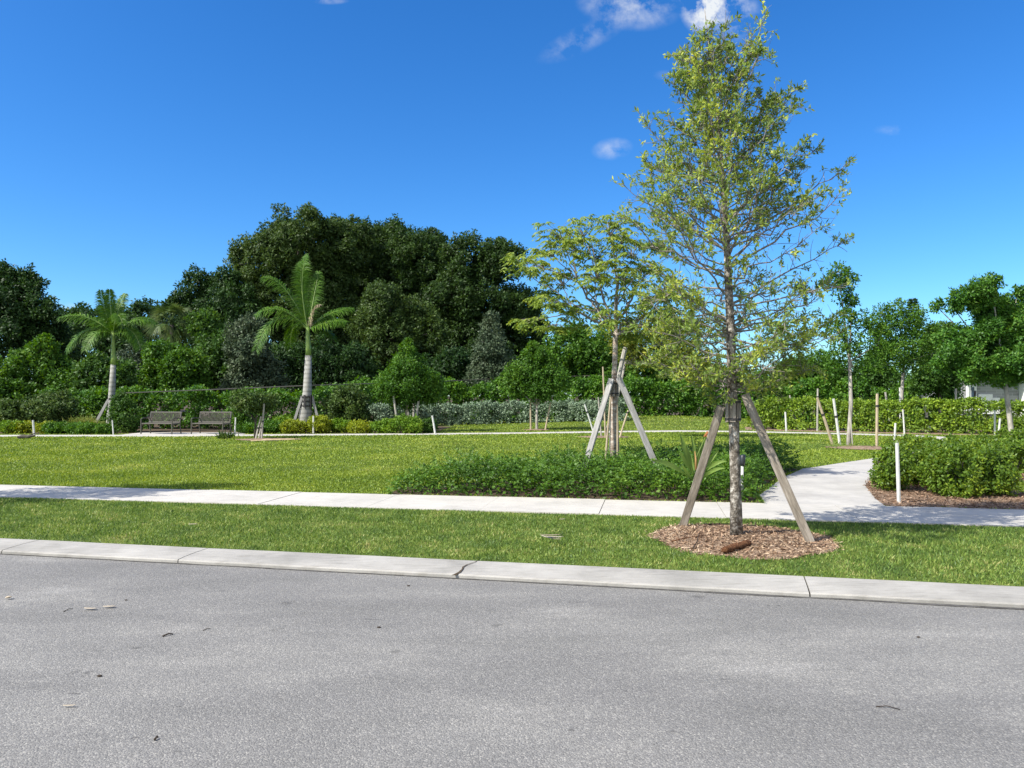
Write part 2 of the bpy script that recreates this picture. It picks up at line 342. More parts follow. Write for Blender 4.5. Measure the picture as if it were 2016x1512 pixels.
def block_mat():
    m, nt, out = mat_new('concrete block'); L = nt.links.new
    tc = N_(nt, 'ShaderNodeTexCoord'); mp = N_(nt, 'ShaderNodeMapping'); L(tc.outputs['Object'], mp.inputs[0])
    mp.inputs['Rotation'].default_value = (math.pi / 2, 0, 0)
    br = N_(nt, 'ShaderNodeTexBrick'); L(mp.outputs[0], br.inputs[0])
    br.inputs['Color1'].default_value = (.34, .34, .335, 1); br.inputs['Color2'].default_value = (.22, .22, .22, 1); br.inputs['Mortar'].default_value = (.45, .45, .44, 1)
    br.inputs['Scale'].default_value = 1; br.inputs['Brick Width'].default_value = .8; br.inputs['Row Height'].default_value = .22; br.inputs['Mortar Size'].default_value = .012
    p = N_(nt, 'ShaderNodeBsdfPrincipled'); p.inputs['Roughness'].default_value = .9; L(br.outputs[0], p.inputs['Base Color']); L(p.outputs[0], out.inputs[0]); return m
M['block'] = block_mat()

# ------------------------------------------------------------------ ground sheets
def kerb_back(x): return 7.25 - 0.2155 * x
def kerb_front(x): return 6.765 - 0.2195 * x
def walk_near(x): return 10.40 - 0.190 * x
def walk_far(x): return 11.86 - 0.180 * x

def poly_sheet(name, pts, z, mat):
    b = MB(); b.add([(p[0], p[1], z) for p in pts], [tuple(range(len(pts)))])
    return b.obj(name, mat)
b = MB(); b.add([(-900, -400, -.16), (900, -400, -.16), (900, 1500, -.16), (-900, 1500, -.16)], [(0, 1, 2, 3)])
struct(b.obj('ground', M['soil']))
# road: flat asphalt sheet up to the kerb lip
xs = [-40, 40]
b = MB(); b.add([(-40, kerb_front(-40) + .06, ROAD_Z), (-40, kerb_front(-40) - 9, ROAD_Z), (40, kerb_front(40) - 9, ROAD_Z), (40, kerb_front(40) + .06, ROAD_Z)], [(0, 1, 2, 3)])
struct(b.obj('road', M['asphalt']))
# kerb: sloping concrete edging in segments with joints
kerb_joints = [-36, -30, -24, -18, -14.1, -11.2, -8.2, -5.25, -3.22, 2.5, 5.6, 8.6, 11.6, 15, 20, 26, 36]
prof = [(0.0, -.15), (0.0, -.026), (.03, -.015), (.20, -.006), (.55, .005), (.97, .012), (1.0, .002), (1.0, -.15)]   # fraction front->back, z
b = MB()
skew = 0.13
for i in range(len(kerb_joints) - 1):
    x0, x1 = kerb_joints[i] + .006, kerb_joints[i + 1] - .006
    n = max(2, int((x1 - x0) / .25)); base = len(b.v)
    for k in range(n + 1):
        x = x0 + (x1 - x0) * k / n
        for (t, z) in prof:
            xx = x + skew * (t - .5)
            y = kerb_front(xx) * (1 - t) + kerb_back(xx) * t
            j = 0.0 if k not in (0, n) else 0.0
            if t == 0 : y += .012 * mnoise.noise((x * 2.3, 0, 4))
            b.v.append((xx, y, z + .003 * mnoise.noise((x * 1.1, t * 2, 1))))
    m = len(prof)
    for k in range(n):
        for q in range(m - 1):
            b.f.append((base + k * m + q, base + (k + 1) * m + q, base + (k + 1) * m + q + 1, base + k * m + q + 1))
    b.f.append(tuple(base + q for q in range(m))); b.f.append(tuple(base + n * m + q for q in reversed(range(m))))
struct(b.obj('kerb', M['kerb']))
b = MB(); xs = np.linspace(-20, 20, 400)
for x in xs:
    w = .018 + .016 * (mnoise.noise((x * 1.3, 2, 5)) + .6) + .012 * mnoise.noise((x * 6, 1, 1)) + .01 * max(0, x)**.5
    b.v += [(x, kerb_front(x) - w, ROAD_Z + .004), (x, kerb_front(x) + .03, ROAD_Z + .004)]
for i in range(399): b.f.append((2 * i, 2 * i + 2, 2 * i + 3, 2 * i + 1))
struct(b.obj('gutter_dirt', M['gutter']))
# crooked crack filled with dirt across the kerb
b = MB(); cr = [(0, .020), (.12, .012), (.3, .006), (.45, .008), (.6, .007), (.8, .005), (1, .004)]
P0, P1 = gp(893, 1135, -.03), gp(941, 1103, .01)
pl, pr = [], []
for t, w in cr:
    c = P0 * (1 - t) + P1 * t; c[0] += .03 * math.sin(t * 9) * (1 - t * .6)
    z = np.interp(t, [0, .05, .2, .55, .97, 1], [-.026, -.015, -.006, .005, .012, .003]) + .007
    pl.append((c[0] - w, c[1], z)); pr.append((c[0] + w, c[1], z))
n = len(cr); b.add(pl + pr, [(i, n + i, n + i + 1, i + 1) for i in range(n - 1)])
struct(b.obj('kerb_crack', M['soil']))
# verge sheet + lawn sheet
def strip(name, f0, f1, x0, x1, z, mat, n=60):
    b = MB(); xs = np.linspace(x0, x1, n)
    for x in xs: b.v += [(x, f0(x), z), (x, f1(x), z)]
    for i in range(n - 1): b.f.append((2 * i, 2 * i + 2, 2 * i + 3, 2 * i + 1))
    return b.obj(name, mat)
struct(strip('verge', lambda x: kerb_back(x) - .004, lambda x: walk_near(x) + .02, -40, 40, -.002, M['grassbase']))
gx = np.linspace(-60, 60, 121); gt = np.linspace(0, 1, 70)
V = []; 
for t in gt:
    y = (walk_far(gx) - .02) * (1 - t) + 62 * t
    V.append(np.stack([gx, y, ground_h(gx, y) - .002], 1))
V = np.concatenate(V); nx = len(gx)
Q = [(j * nx + i, j * nx + i + 1, (j + 1) * nx + i + 1, (j + 1) * nx + i) for j in range(len(gt) - 1) for i in range(nx - 1)]
struct(np_mesh('lawn', V, Q, M['grassbase'], smooth=True))
# pavement slabs
slab_x = [-.33 + 1.62 * k for k in range(-20, 20)]
b = MB()
for i in range(len(slab_x) - 1):
    x0, x1 = slab_x[i] + .004, slab_x[i + 1] - .004
    sk = .26
    q = [(x0 - .13, walk_near(x0 - .13)), (x1 - .13, walk_near(x1 - .13)), (x1 + .13, walk_far(x1 + .13)), (x0 + .13, walk_far(x0 + .13))]
    zt = .014 + .003 * math.sin(i * 2.3)
    b.add([(x, y, -.1) for x, y in q] + [(x, y, zt) for x, y in q], [(4, 5, 6, 7), (0, 1, 5, 4), (1, 2, 6, 5), (2, 3, 7, 6), (3, 0, 4, 7)])
struct(b.obj('pavement', M['walk']))

def pts_px(l): return [tuple(gp(*p)[:2]) for p in l]
PATH = [(3.72, walk_far(3.72)), (3.95, 12.15), (5.25, 14.75), (6.3, 16.5)] + pts_px([(1600, 921), (1650, 913), (1715, 903.5)]) + [(10.6, 20.6), (12.2, 23.5), (13.4, 26.8), (14.2, 26.0), (13.6, 22.6), (11.8, 18.6), (9.2, 15.2)] + pts_px([(1717, 941), (1703, 957), (1726, 985), (1752, 1001)])
PATH[-1] = (5.35, walk_far(5.35))
def slab(name, pts, z, mat, depth=.12):
    n = len(pts); b = MB()
    b.add([(p[0], p[1], z) for p in pts] + [(p[0], p[1], z - depth) for p in pts], [tuple(range(n))] + [(i, i + n, (i + 1) % n + n, (i + 1) % n) for i in range(n)])
    return b.obj(name, mat)
struct(slab('path', PATH[::-1], .010, M['path']))
far_c = [(-40, 29.3), (-16, 29.9), (-12.8, 29.9), (-9, 30.4), (-3, 31.2), (1, 32.0), (4.5, 33.0), (7.5, 33.4), (10, 33.0), (13, 31.6), (15.5, 30.0), (16.2, 28.2), (15.5, 26.6), (14.4, 26.6)]
def offset(pl, w):
    out = []
    for i, p in enumerate(pl):
        a = np.array(pl[max(i - 1, 0)]); c = np.array(pl[min(i + 1, len(pl) - 1)]); t = (c - a) / np.linalg.norm(c - a)
        out.append((p[0] - t[1] * w, p[1] + t[0] * w))
    return out
FARP = offset(far_c, -.65) + offset(far_c, .65)[::-1]
b = MB(); L0, L1 = offset(far_c, -.65), offset(far_c, .65); n = len(far_c)
hz = lambda p: float(ground_h(p[0], p[1])) + .012
b.add([(p[0], p[1], hz(p)) for p in L0] + [(p[0], p[1], hz(p)) for p in L1], [(i, i + 1, n + i + 1, n + i) for i in range(n - 1)])
struct(b.obj('far_path', M['walk']))
PAD = [(-15.7, 30.2), (-10.9, 30.5), (-10.9, 32.3), (-15.7, 32.3)]
struct(slab('bench_pad', PAD, .018, M['walk']))

def in_poly(x, y, poly):
    r = np.zeros(len(x), bool); n = len(poly); j = n - 1
    for i in range(n):
        xi, yi = poly[i]; xj, yj = poly[j]
        c = ((yi > y) != (yj > y)) & (x < (xj - xi) * (y - yi) / ((yj - yi) or 1e-9) + xi)
        r ^= c; j = i
    return r
# ---- mulch areas
def chips(parts, mat, name, parent=None, loc=(0, 0, 0)):
    lv = Leaves()
    for (p, L, W) in parts:
        N = len(p); a = rvec(N); a[:, 2] *= .25; nn = unit(rng.normal(size=(N, 3)) * .45 + np.array([0, 0, 1]))
        lv.add(p, a, nn, L * rng.uniform(.4, 1.5, N), W * rng.uniform(.5, 1.4, N), fold=.02, mid=.5)
    return lv.obj(name, mat, parent, loc)
RC = np.array([2.54, 8.42]); RR = .985
def ring_z(x, y):
    d = np.hypot(x - RC[0], y - RC[1]) / RR
    return .055 * np.clip(1 - d, 0, 1) ** .8 + .012 * np.sin(x * 9 + y * 4) * np.clip(1 - d, 0, 1) + .004
def ring_r(a): return RR * (1 + .04 * np.sin(3 * a + 1) + .03 * np.sin(7 * a) + .02 * np.sin(13 * a))
b = MB(); na = 64; nr = 14
b.v.append((RC[0], RC[1], float(ring_z(RC[0], RC[1]))))
for k in range(1, nr + 1):
    for i in range(na):
        a = 2 * math.pi * i / na; r = ring_r(a) * k / nr
        x, y = RC[0] + r * math.cos(a), RC[1] + r * math.sin(a); b.v.append((x, y, float(ring_z(x, y))))
for i in range(na): b.f.append((0, 1 + i, 1 + (i + 1) % na))
for k in range(nr - 1):
    for i in range(na):
        o0, o1 = 1 + k * na, 1 + (k + 1) * na
        b.f.append((o0 + i, o1 + i, o1 + (i + 1) % na, o0 + (i + 1) % na))
struct(b.obj('mulch_ring', M['mulchbase'], smooth=True))
N = 9000; a = rng.random(N) * 6.283; r = np.sqrt(rng.random(N)) * ring_r(a) * (1.02 + .14 * (rng.random(N) > .9) * rng.random(N))
p = np.stack([RC[0] + r * np.cos(a), RC[1] + r * np.sin(a), np.zeros(N)], 1); p[:, 2] = ring_z(p[:, 0], p[:, 1]) + rng.random(N) * .012
pale = rng.random(N) < (.52 + .46 * (r / RR) ** 3)
tag(chips([(p[pale], .045, .012)], M['chips_pale'], 'mulch_chips'), 'pale weathered bark chips ringing the staked street tree', 'mulch', kind='stuff')
tag(chips([(p[~pale], .055, .016)], M['chips'], 'mulch_chips'), 'reddish bark chips heaped round the street tree trunk', 'mulch', kind='stuff')
HB = pts_px([(1714, 941), (1702, 957), (1724, 985), (1752, 1001)]) + [(6.0, walk_far(6.0) + .03), (9.4, walk_far(9.4) + .03), (9.4, 11.2), (8.35, 11.85), (8.35, 13.2), (9.3, 14.0), (10.4, 14.6), (10.4, 15.4), (8.9, 15.2)]
struct(poly_sheet('mulch_bed', HB, .006, M['mulchbase']))
def fill_poly(poly, N, z0=0., dz=.015):
    P = np.array(poly); lo, hi = P.min(0), P.max(0); x = rng.uniform(lo[0], hi[0], N); y = rng.uniform(lo[1], hi[1], N)
    k = in_poly(x, y, poly); return np.stack([x[k], y[k], z0 + rng.random(k.sum()) * dz], 1)
tag(chips([(fill_poly(HB, 20000, .008, .02), .06, .018)], M['chips'], 'mulch_chips'), 'red brown bark chips under the clipped hedge by the path', 'mulch', kind='stuff')
BEDL = [(-45, 31.0), (-16, 31.2), (-15.5, 32.0), (-11, 32.0), (-8.8, 31.3), (-4.2, 31.9), (-3.4, 32.3), (-3.0, 38), (-3, 62), (-45, 62)]
struct(poly_sheet('planting_bed', BEDL, .008, M['soil']))
BEDR = [(10.6, 34.6), (11.5, 34.0), (13.4, 32.7), (16.4, 30.8), (26, 28), (30, 33), (20, 34.5), (11.2, 36.6)]
b = MB(); b.add([(p[0], p[1], float(ground_h(*p)) + .01) for p in BEDR], [tuple(range(len(BEDR)))])
struct(b.obj('planting_bed', M['mulchbase']))
def disc(px, py, rx, ry_scale=1.0, name='mulch_ring', m='mulchbase', mch='chips'):
    c = gp(px, py); n = 28
    pts = [(c[0] + rx * (1 + .06 * math.sin(5 * i)) * math.cos(6.283 * i / n), c[1] + rx * ry_scale * math.sin(6.283 * i / n), 0) for i in range(n)]
    b = MB(); b.add([(x, y, float(ground_h(x, y)) + .02 - .018 * 0) for x, y, _ in pts] + [(c[0], c[1], float(ground_h(c[0], c[1])) + .06)], [(i, (i + 1) % n, n) for i in range(n)])
    struct(b.obj(name, M[m])); return [(x, y) for x, y, _ in pts]
RINGS = [disc(1690, 882, .95), disc(1057, 847, .6), disc(1190, 861, 1.0, .8), disc(530, 866, 1.2, .6)]
# shrub bed outline (low dark shrubs in front)
SB = [(-2.0, 12.28), (.0, walk_far(0) + .06), (2, walk_far(2) + .06), (3.66, walk_far(3.66) + .06), (3.9, 12.3), (5.2, 14.9), (6.2, 16.4), (5.6, 17.2), (3.4, 16.6), (1.2, 15.2), (0, 14.3), (-1.9, 13.2)]
struct(poly_sheet('planting_bed', SB, .004, M['soil']))

# ------------------------------------------------------------------ turf blades
def blades(name, x, y, L, W, mat, label, lean=.55):
    N = len(x); z = ground_h(x, y)
    p = np.stack([x, y, z - .004], 1)
    a = rng.normal(size=(N, 3)) * lean; a[:, 2] = np.abs(a[:, 2]) * .3 + 1.0
    nn = rvec(N); nn[:, 2] = np.abs(nn[:, 2])
    lv = Leaves(); lv.add(p, a, nn, L * rng.uniform(.55, 1.35, N), W * rng.uniform(.7, 1.3, N), mid=.4, fold=.1, droop=.12)
    o = lv.obj(name, mat); tag(o, label, 'grass', kind='stuff'); return o
ex_l = [PATH, FARP, SB, HB, PAD, BEDL, BEDR] + RINGS
def lawn_pts(y0, y1, dens, hw=.74):
    A = (y1 - y0) * 2 * hw * y1; N = int(A * dens)
    y = rng.uniform(y0, y1, N); x = rng.uniform(-hw * y1, hw * y1, N)
    k = (np.abs(x) < hw * y + 1) & (y > walk_far(x) + .01)
    for q in ex_l: k &= ~in_poly(x, y, q)
    return x[k], y[k]
# verge
N = 330000; x = rng.uniform(-9.5, 9.5, N); y = rng.uniform(5, 12.5, N)
k = (y > kerb_back(x) + .015) & (y < walk_near(x) - .01) & (np.abs(x) < .75 * y + .5)
dd = np.hypot(x - RC[0], y - RC[1]); aa = np.arctan2(y - RC[1], x - RC[0])
k &= dd > ring_r(aa) * (.97 + .05 * rng.random(N))
x, y = x[k], y[k]
edge = np.minimum(y - kerb_back(x), walk_near(x) - y)
Lh = .047 * np.clip(.5 + edge * 3.0, .5, 1) * (1 + .25 * np.sin(x * 3 + np.sin(y * 5)) * np.sin(y * 4.1))
blades('verge_grass', x, y, Lh, .0085, M['verge'], 'coarse green grass on the verge between kerb and pavement')
xa, ya = lawn_pts(10.5, 16, 1500); xb, yb = lawn_pts(16, 22, 620); xc, yc = lawn_pts(22, 33, 260); xd, yd = lawn_pts(33, 46, 90)
xx = np.concatenate([xa, xb, xc, xd]); yy = np.concatenate([ya, yb, yc, yd])
ww = np.interp(yy, [10, 16, 22, 33, 46], [.011, .015, .024, .036, .06]); ll = np.interp(yy, [10, 16, 33, 46], [.05, .05, .065, .085])
blades('lawn_grass', xx, yy, ll, ww, M['lawn'], 'sunlit yellow green lawn beyond the pavement', .7)

# ------------------------------------------------------------------ low shrub bed
def bed_h(x, y):
    P = np.array(SB); d = np.full(len(x), 9.)
    for i in range(len(P)):
        a, c = P[i], P[(i + 1) % len(P)]; ab = c - a
        t = np.clip(((x - a[0]) * ab[0] + (y - a[1]) * ab[1]) / (ab @ ab), 0, 1)
        d = np.minimum(d, np.hypot(x - a[0] - t * ab[0], y - a[1] - t * ab[1]))
    h = .46 * np.clip((d + .02) / .24, 0, 1) ** .5 * (1 + .14 * np.sin(x * 2.9 + y * 1.7) + .12 * np.sin(x * 5.3 - y * 4.4) + .08 * np.sin(x * 11 + y * 9))
    return np.maximum(h * np.interp(x, [-2, -1, .5, 3, 6], [.8, .95, 1, 1, 1.25]), .08)
lv = Leaves()
Nn = 11000; p = fill_poly(SB, Nn, 0, 0); h = bed_h(p[:, 0], p[:, 1])
Ns = len(p); lvl = rng.random(Ns) ** .45
base = p.copy(); base[:, 2] = h * (.08 + .88 * lvl)
sd = unit(rng.normal(size=(Ns, 3)) * np.array([.8, .8, .35]) + np.array([0, -.12, .55]))
sl = .16 * rng.uniform(.6, 1.3, Ns)
for k in range(9):
    t = (k + .5) / 9
    q = base + sd * (sl * t)[:, None]; q[:, 2] -= sl * t * t * .25
    side = unit(np.cross(sd, np.array([0, 0, 1.])) + 1e-6) * (1 if k % 2 else -1)
    a = unit(side + sd * .7 + rng.normal(size=(Ns, 3)) * .3)
    nn = unit(np.array([0, -.15, .8]) + rng.normal(size=(Ns, 3)) * .45)
    lv.add(q, a, nn, .048 * rng.uniform(.7, 1.3, Ns), .030 * rng.uniform(.8, 1.2, Ns))
# a few long sprays that stick out of the mass
Nl = 150; p2 = fill_poly(SB, Nl * 2, 0, 0)[:Nl]; h2 = bed_h(p2[:, 0], p2[:, 1]); p2[:, 2] = h2 * .9
sd2 = unit(rng.normal(size=(len(p2), 3)) * np.array([.8, .4, .2]) + np.array([-.15, 0, .6]))
for k in range(16):
    t = k / 16; q = p2 + sd2 * (.34 * t); q[:, 2] -= .1 * t * t
    side = unit(np.cross(sd2, np.array([0, -1., .2]))) * (1 if k % 2 else -1)
    lv.add(q, unit(side + sd2 * .8), unit(np.array([0, -.6, .5]) + rng.normal(size=(len(p2), 3)) * .3), .055 * (1 - t * .4), .024)
pf = fill_poly(SB, 14000, 0, 0); pf[:, 2] = bed_h(pf[:, 0], pf[:, 1]) * rng.random(len(pf)) * .75
lv.add(pf, rvec(len(pf)), rvec(len(pf)), .07, .05)
t = thing('shrub_bed', 'low dark green leafy shrub mass edging the pavement beneath the second staked tree', 'shrub', (1.5, 13.5, 0))
lv.obj('foliage', M['carissa'], t, (1.5, 13.5, 0))

# ------------------------------------------------------------------ branching helpers
def bez(p0, p1, p2, n):
    t = np.linspace(0, 1, n)[:, None]
    return (1 - t) ** 2 * p0 + 2 * t * (1 - t) * p1 + t ** 2 * p2

def plank(name, p0, p1, w, th, mat, parent, loc, face=(0, -1, 0), bevel=.004):
    """a board from p0 to p1 with its grain along local Z and its broad face towards FACE"""
    p0, p1 = Vector(p0), Vector(p1); d = p1 - p0; L = d.length; z = d.normalized()
    y = -Vector(face); y = (y - z * y.dot(z)).normalized(); x = y.cross(z)
    b = MB(); b.box((0, 0, L / 2), (w, th, L))
    me = bpy.data.meshes.new(name); me.from_pydata(b.v, [], b.f); me.materials.append(mat)
    o = bpy.data.objects.new(name, me); C.objects.link(o)
    R = Matrix((x, y, z)).transposed().to_4x4(); R.translation = p0 - Vector(loc)
    o.parent = parent; o.matrix_local = R
    if bevel: m = o.modifiers.new('bevel', 'BEVEL'); m.width = bevel; m.segments = 2
    return o

# ------------------------------------------------------------------ the big street tree
TB = np.array([2.49, 8.45, 0.0])
mpp = 8.45 / F
def tz(py): return CH + (HZ - py) * mpp
trunk_px = [(1450, 1063), (1449, 950), (1446, 860), (1441, 770), (1437, 640), (1433, 520), (1429, 430), (1422, 330), (1410, 220), (1400, 140), (1394, 70), (1388, 15)]
trunk_r = [.074, .059, .056, .055, .049, .040, .033, .025, .018, .012, .007, .003]
tp = np.array([[wx(px, 8.45), 8.45 + .02 * math.sin(i * 1.3), tz(py)] for i, (px, py) in enumerate(trunk_px)])
tp[0, 2] = 0.02
zt = tp[:, 2]
def trunk_at(z): return np.array([np.interp(z, zt, tp[:, 0]), np.interp(z, zt, tp[:, 1]), z])
env_py = [15, 66, 99, 149, 185, 232, 281, 314, 357, 397, 447, 540, 640, 700, 740, 765]
env_L = [.02, .27, .32, .40, .46, .52, .80, .92, 1.12, 1.05, 1.28, 1.15, 1.05, 1.05, .75, .45]
env_R = [.02, .22, .40, .64, .60, .80, .88, 1.0, 1.12, 1.28, 1.22, 1.22, 1.15, 1.12, .85, .45]
ez = np.array([tz(y) for y in env_py])[::-1]; eL = np.array(env_L)[::-1]; eR = np.array(env_R)[::-1]
def env(z, az):
    l, r = np.interp(z, ez, eL), np.interp(z, ez, eR); c = math.cos(az)
    return r * (.5 + .5 * c) + l * (.5 - .5 * c)

def tufts(lv, pts, dirs, n, L, W, spread=.9):
    """whorls of narrow leaves at twig points"""
    P = np.repeat(pts, n, 0); D = np.repeat(dirs, n, 0); N = len(P)
    a = unit(D * .7 + rvec(N) * spread + np.array([0, 0, .12]))
    P = P + rng.normal(size=(N, 3)) * .010 - D * rng.uniform(0, .06, N)[:, None]
    nn = unit(rng.normal(size=(N, 3)) * .6 + np.array([-.2, -.25, .75]))
    lv.add(P, a, nn, L * rng.uniform(.6, 1.25, N), W * rng.uniform(.7, 1.25, N), mid=.55, fold=.08)

wood = MB(); wood.tube(tp, trunk_r, 14)
br = MB(); tips = []; tdirs = []
ga = 2.39996
prim = []
zs = np.concatenate([np.linspace(1.62, 2.4, 34), np.linspace(2.4, 3.2, 22), np.linspace(3.2, 5.2, 80)])
for i, z0 in enumerate(zs):
    az = i * ga + rng.normal() * .2
    u = (z0 - 1.66) / 3.6
    el = np.interp(u, [0, .15, .5, 1], [math.radians(4), math.radians(14), math.radians(38), math.radians(58)]) + rng.normal() * .10
    R = .7
    for _ in range(4):
        ztip = min(z0 + R * math.tan(el) * .9, 5.6); R = env(ztip, az) * rng.uniform(.72, 1.06) if _ == 3 else env(ztip, az) * .95
    prim.append((z0, az, el, max(R, .12), None))
# a few long reaching limbs the silhouette shows
for (px, py, z0) in [(1688, 306, 3.3), (1640, 262, 3.55), (1660, 372, 3.0), (1270, 236, 3.8), (1228, 352, 3.2), (1564, 172, 4.1), (1680, 470, 2.6), (1215, 430, 2.9), (1600, 640, 1.72), (1330, 745, 1.68), (1575, 735, 1.66), (1650, 560, 2.3), (1660, 620, 2.0), (1240, 640, 2.0), (1250, 690, 1.75), (1290, 540, 2.4)]:
    prim.append((z0, None, None, None, at(px, py, 8.45) + np.array([0, rng.normal() * .25, 0])))
for (z0, az, el, R, tip) in prim:
    p0 = trunk_at(z0)
    if tip is None:
        hd = np.array([math.cos(az), math.sin(az), 0]); zt_ = min(z0 + R * math.tan(el) * .9, 5.6)
        p2 = trunk_at(zt_) * np.array([1, 1, 0]) + np.array([0, 0, zt_]) + hd * R
    else:
        p2 = tip; hd = unit((p2 - p0) * np.array([1, 1, 0])); R = np.linalg.norm((p2 - p0)[:2])
    rise = p2[2] - p0[2]
    p1 = (p0 + p2) / 2 + np.array([0, 0, -.10 * R + rng.normal() * .03]) + rng.normal(size=3) * .05 * R
    n = 9; pts = bez(p0, p1, p2, n); pts[1:-1] += rng.normal(size=(n - 2, 3)) * .012 * (1 + R)
    r0 = .005 + .0075 * R
    br.tube(pts, np.linspace(r0, .0028, n), 4, cap=False)
    ln = np.linalg.norm(p2 - p0)
    bare = 1.0
    cx_, cz_ = p2[0] - p0[0], p2[2]
    nsub = int(4 + ln * 12)
    for s in range(nsub):
        t = rng.uniform(.18, 1.0) ** .8
        q0 = np.array([np.interp(t * (n - 1), range(n), pts[:, k]) for k in range(3)])
        fw = unit(pts[min(int(t * (n - 1)) + 1, n - 1)] - pts[max(int(t * (n - 1)) - 1, 0)])
        dr = unit(fw * .7 + rvec(1)[0] * .85 + np.array([0, 0, .25]))
        l2 = (.10 + .24 * ln * (1.05 - t)) * rng.uniform(.6, 1.2)
        q2 = q0 + dr * l2; q1 = (q0 + q2) / 2 + rng.normal(size=3) * .02
        sp = bez(q0, q1, q2, 4); br.tube(sp, [.0045, .0036, .0028, .002], 3, cap=False)
        # leafiness: sparse low on the right, dense at the top
        zz = q2[2]; xr = q2[0] - np.interp(zz, zt, tp[:, 0])
        pl = np.interp(zz, [1.6, 2.1, 2.8, 3.4, 4.0, 5.0, 5.7], [1.0, .95, .72, .74, .92, 1.0, .8])
        inner = abs(xr) < .3 and zz < 3.4
        if xr > .1 and 2.3 < zz < 3.5: pl *= .7
        if inner: pl *= .75
        pl *= np.interp(zz, [1.6, 2.3, 2.7, 4.2, 5.4], [1.0, 1.0, .76, .76, .74])
        if rng.random() < pl:
            tips.append(q2); tdirs.append(dr)
            if rng.random() < .75: tips.append(sp[2]); tdirs.append(dr)
        for s3 in range(rng.integers(0, 3)):
            d3 = unit(dr + rvec(1)[0] * .9); m0 = sp[rng.integers(1, 4)]; m1 = m0 + d3 * rng.uniform(.05, .14)
            br.tube([m0, (m0 + m1) / 2, m1], [.0025, .002, .0015], 3, cap=False)
            if rng.random() < pl: tips.append(m1); tdirs.append(d3)
    if rng.random() < .9: tips.append(p2); tdirs.append(unit(p2 - pts[-2]))
lv = Leaves(); tufts(lv, np.array(tips), np.array(tdirs), 8, .060, .0195)
STREET = [('slender street tree with sparse olive leaves braced on a mulch ring by the kerb')]
tree1 = thing('street_tree', STREET[0], 'tree', TB)
trunk = wood.obj('trunk', M['bark'], tree1, TB, smooth=True)
limbs = br.obj('branch', M['twigbark'], trunk, TB, smooth=True); tag(limbs, kind='stuff')
lv.obj('crown', M['streetleaf'], tree1, TB)
def copy_tree(o, parent=None):
    c = o.copy(); C.objects.link(c)
    if parent: c.parent = parent
    for ch in list(o.children): copy_tree(ch, c)
    return c
# the next trees of the row along the verge, out of frame, shade the pavement
t2 = copy_tree(tree1); t2.location = (-10.0, 10.9, 0); t2.rotation_euler = (0, 0, .35)
t2['label'] = 'another slender street tree further along the verge, out of the picture'

# ---- its timber brace
def brace(label, base, tops, feet, faces, w, th, mat, zc, rb, nb=6, bl=.24, sm='strapmat', batten_mat='timber'):
    t = thing('tree_brace', label, 'tree brace', base)
    for f0, t0, fc in zip(feet, tops, faces): plank('prop', f0, t0, w, th, M[mat], t, base, fc)
    for k in range(nb):
        a = -1.9 + k * 6.283 / nb
        c = np.array([zc[0] + math.cos(a) * (rb + .016), zc[1] + math.sin(a) * (rb + .016), zc[2]])
        plank('batten', c - np.array([0, 0, bl / 2 + .01 * math.sin(k * 5)]), c + np.array([0, 0, bl / 2]), .062, .022, M[batten_mat], t, base, (math.cos(a), math.sin(a), 0), .002)
    for dz in (-.09, .1):
        b = MB(); n = 20
        for k in range(n):
            a = 6.283 * k / n
            for (rr, z) in ((rb + .030, -.011), (rb + .036, -.011), (rb + .036, .011), (rb + .030, .011)):
                b.v.append((zc[0] + rr * math.cos(a), zc[1] + rr * math.sin(a), zc[2] + dz + z))
        for k in range(n):
            for q in range(4): b.f.append((4 * k + q, 4 * ((k + 1) % n) + q, 4 * ((k + 1) % n) + (q + 1) % 4, 4 * k + (q + 1) % 4))
        b.obj('band', M[sm], t, base)
    return t
zc1 = trunk_at(1.425)
brace('three weathered timber props strapped round the big street tree', TB,
      [at(1420, 800, 8.50), at(1466, 776, 8.36), (2.52, 8.62, 1.52)],
      [gp(1343, 1036) + np.array([0, 0, -.03]), gp(1600, 1072) + np.array([0, 0, -.03]), (2.83, 9.62, -.03)],
      [(-.35, -.93, .1), (-.25, -.96, 0), (0, -1, 0)], .092, .042, 'timber', zc1, .053)

# ------------------------------------------------------------------ mulch litter
b = MB(); c0 = gp(1425, 1093) + np.array([0, 0, .05]); c1 = gp(1475, 1080) + np.array([0, 0, .06])
ax = unit(c1 - c0); sx = np.cross(ax, [0, 0, 1]); n = 14
for i in range(n + 1):
    t = i / n; cc = c0 + (c1 - c0) * t
    for k in range(12):
        a = 6.283 * k / 12; r = .042 * (1 + .35 * mnoise.noise((k * .8, i * .5, 2)) + .2 * mnoise.noise((k * 2.1, i * 1.3, 7))) * (1 if 0 < i < n else .7)
        b.v.append(tuple(cc + sx * math.cos(a) * r * 1.1 + np.array([0, 0, 1]) * math.sin(a) * r * .8 + ax * .03 * mnoise.noise((k * 1.3, 3, i // n * 5))))
for i in range(n):
    for k in range(12): b.f.append((i * 12 + k, i * 12 + (k + 1) % 12, (i + 1) * 12 + (k + 1) % 12, (i + 1) * 12 + k))
b.f.append(tuple(range(11, -1, -1))); b.f.append(tuple(n * 12 + k for k in range(12)))
tag(b.obj('log', M['log'], loc=c0, smooth=True), 'short reddish rotten log lying on the mulch ring', 'log')
def twig(label, pl, r, mat='twigdark', group=None):
    b = MB(); b.tube(pl, [r * (1 - .5 * i / len(pl)) for i in range(len(pl))], 5); o = b.obj('twig', M[mat], loc=pl[0], smooth=True)
    tag(o, label, 'twig', group); return o
up = lambda p, z: p + np.array([0, 0, z])
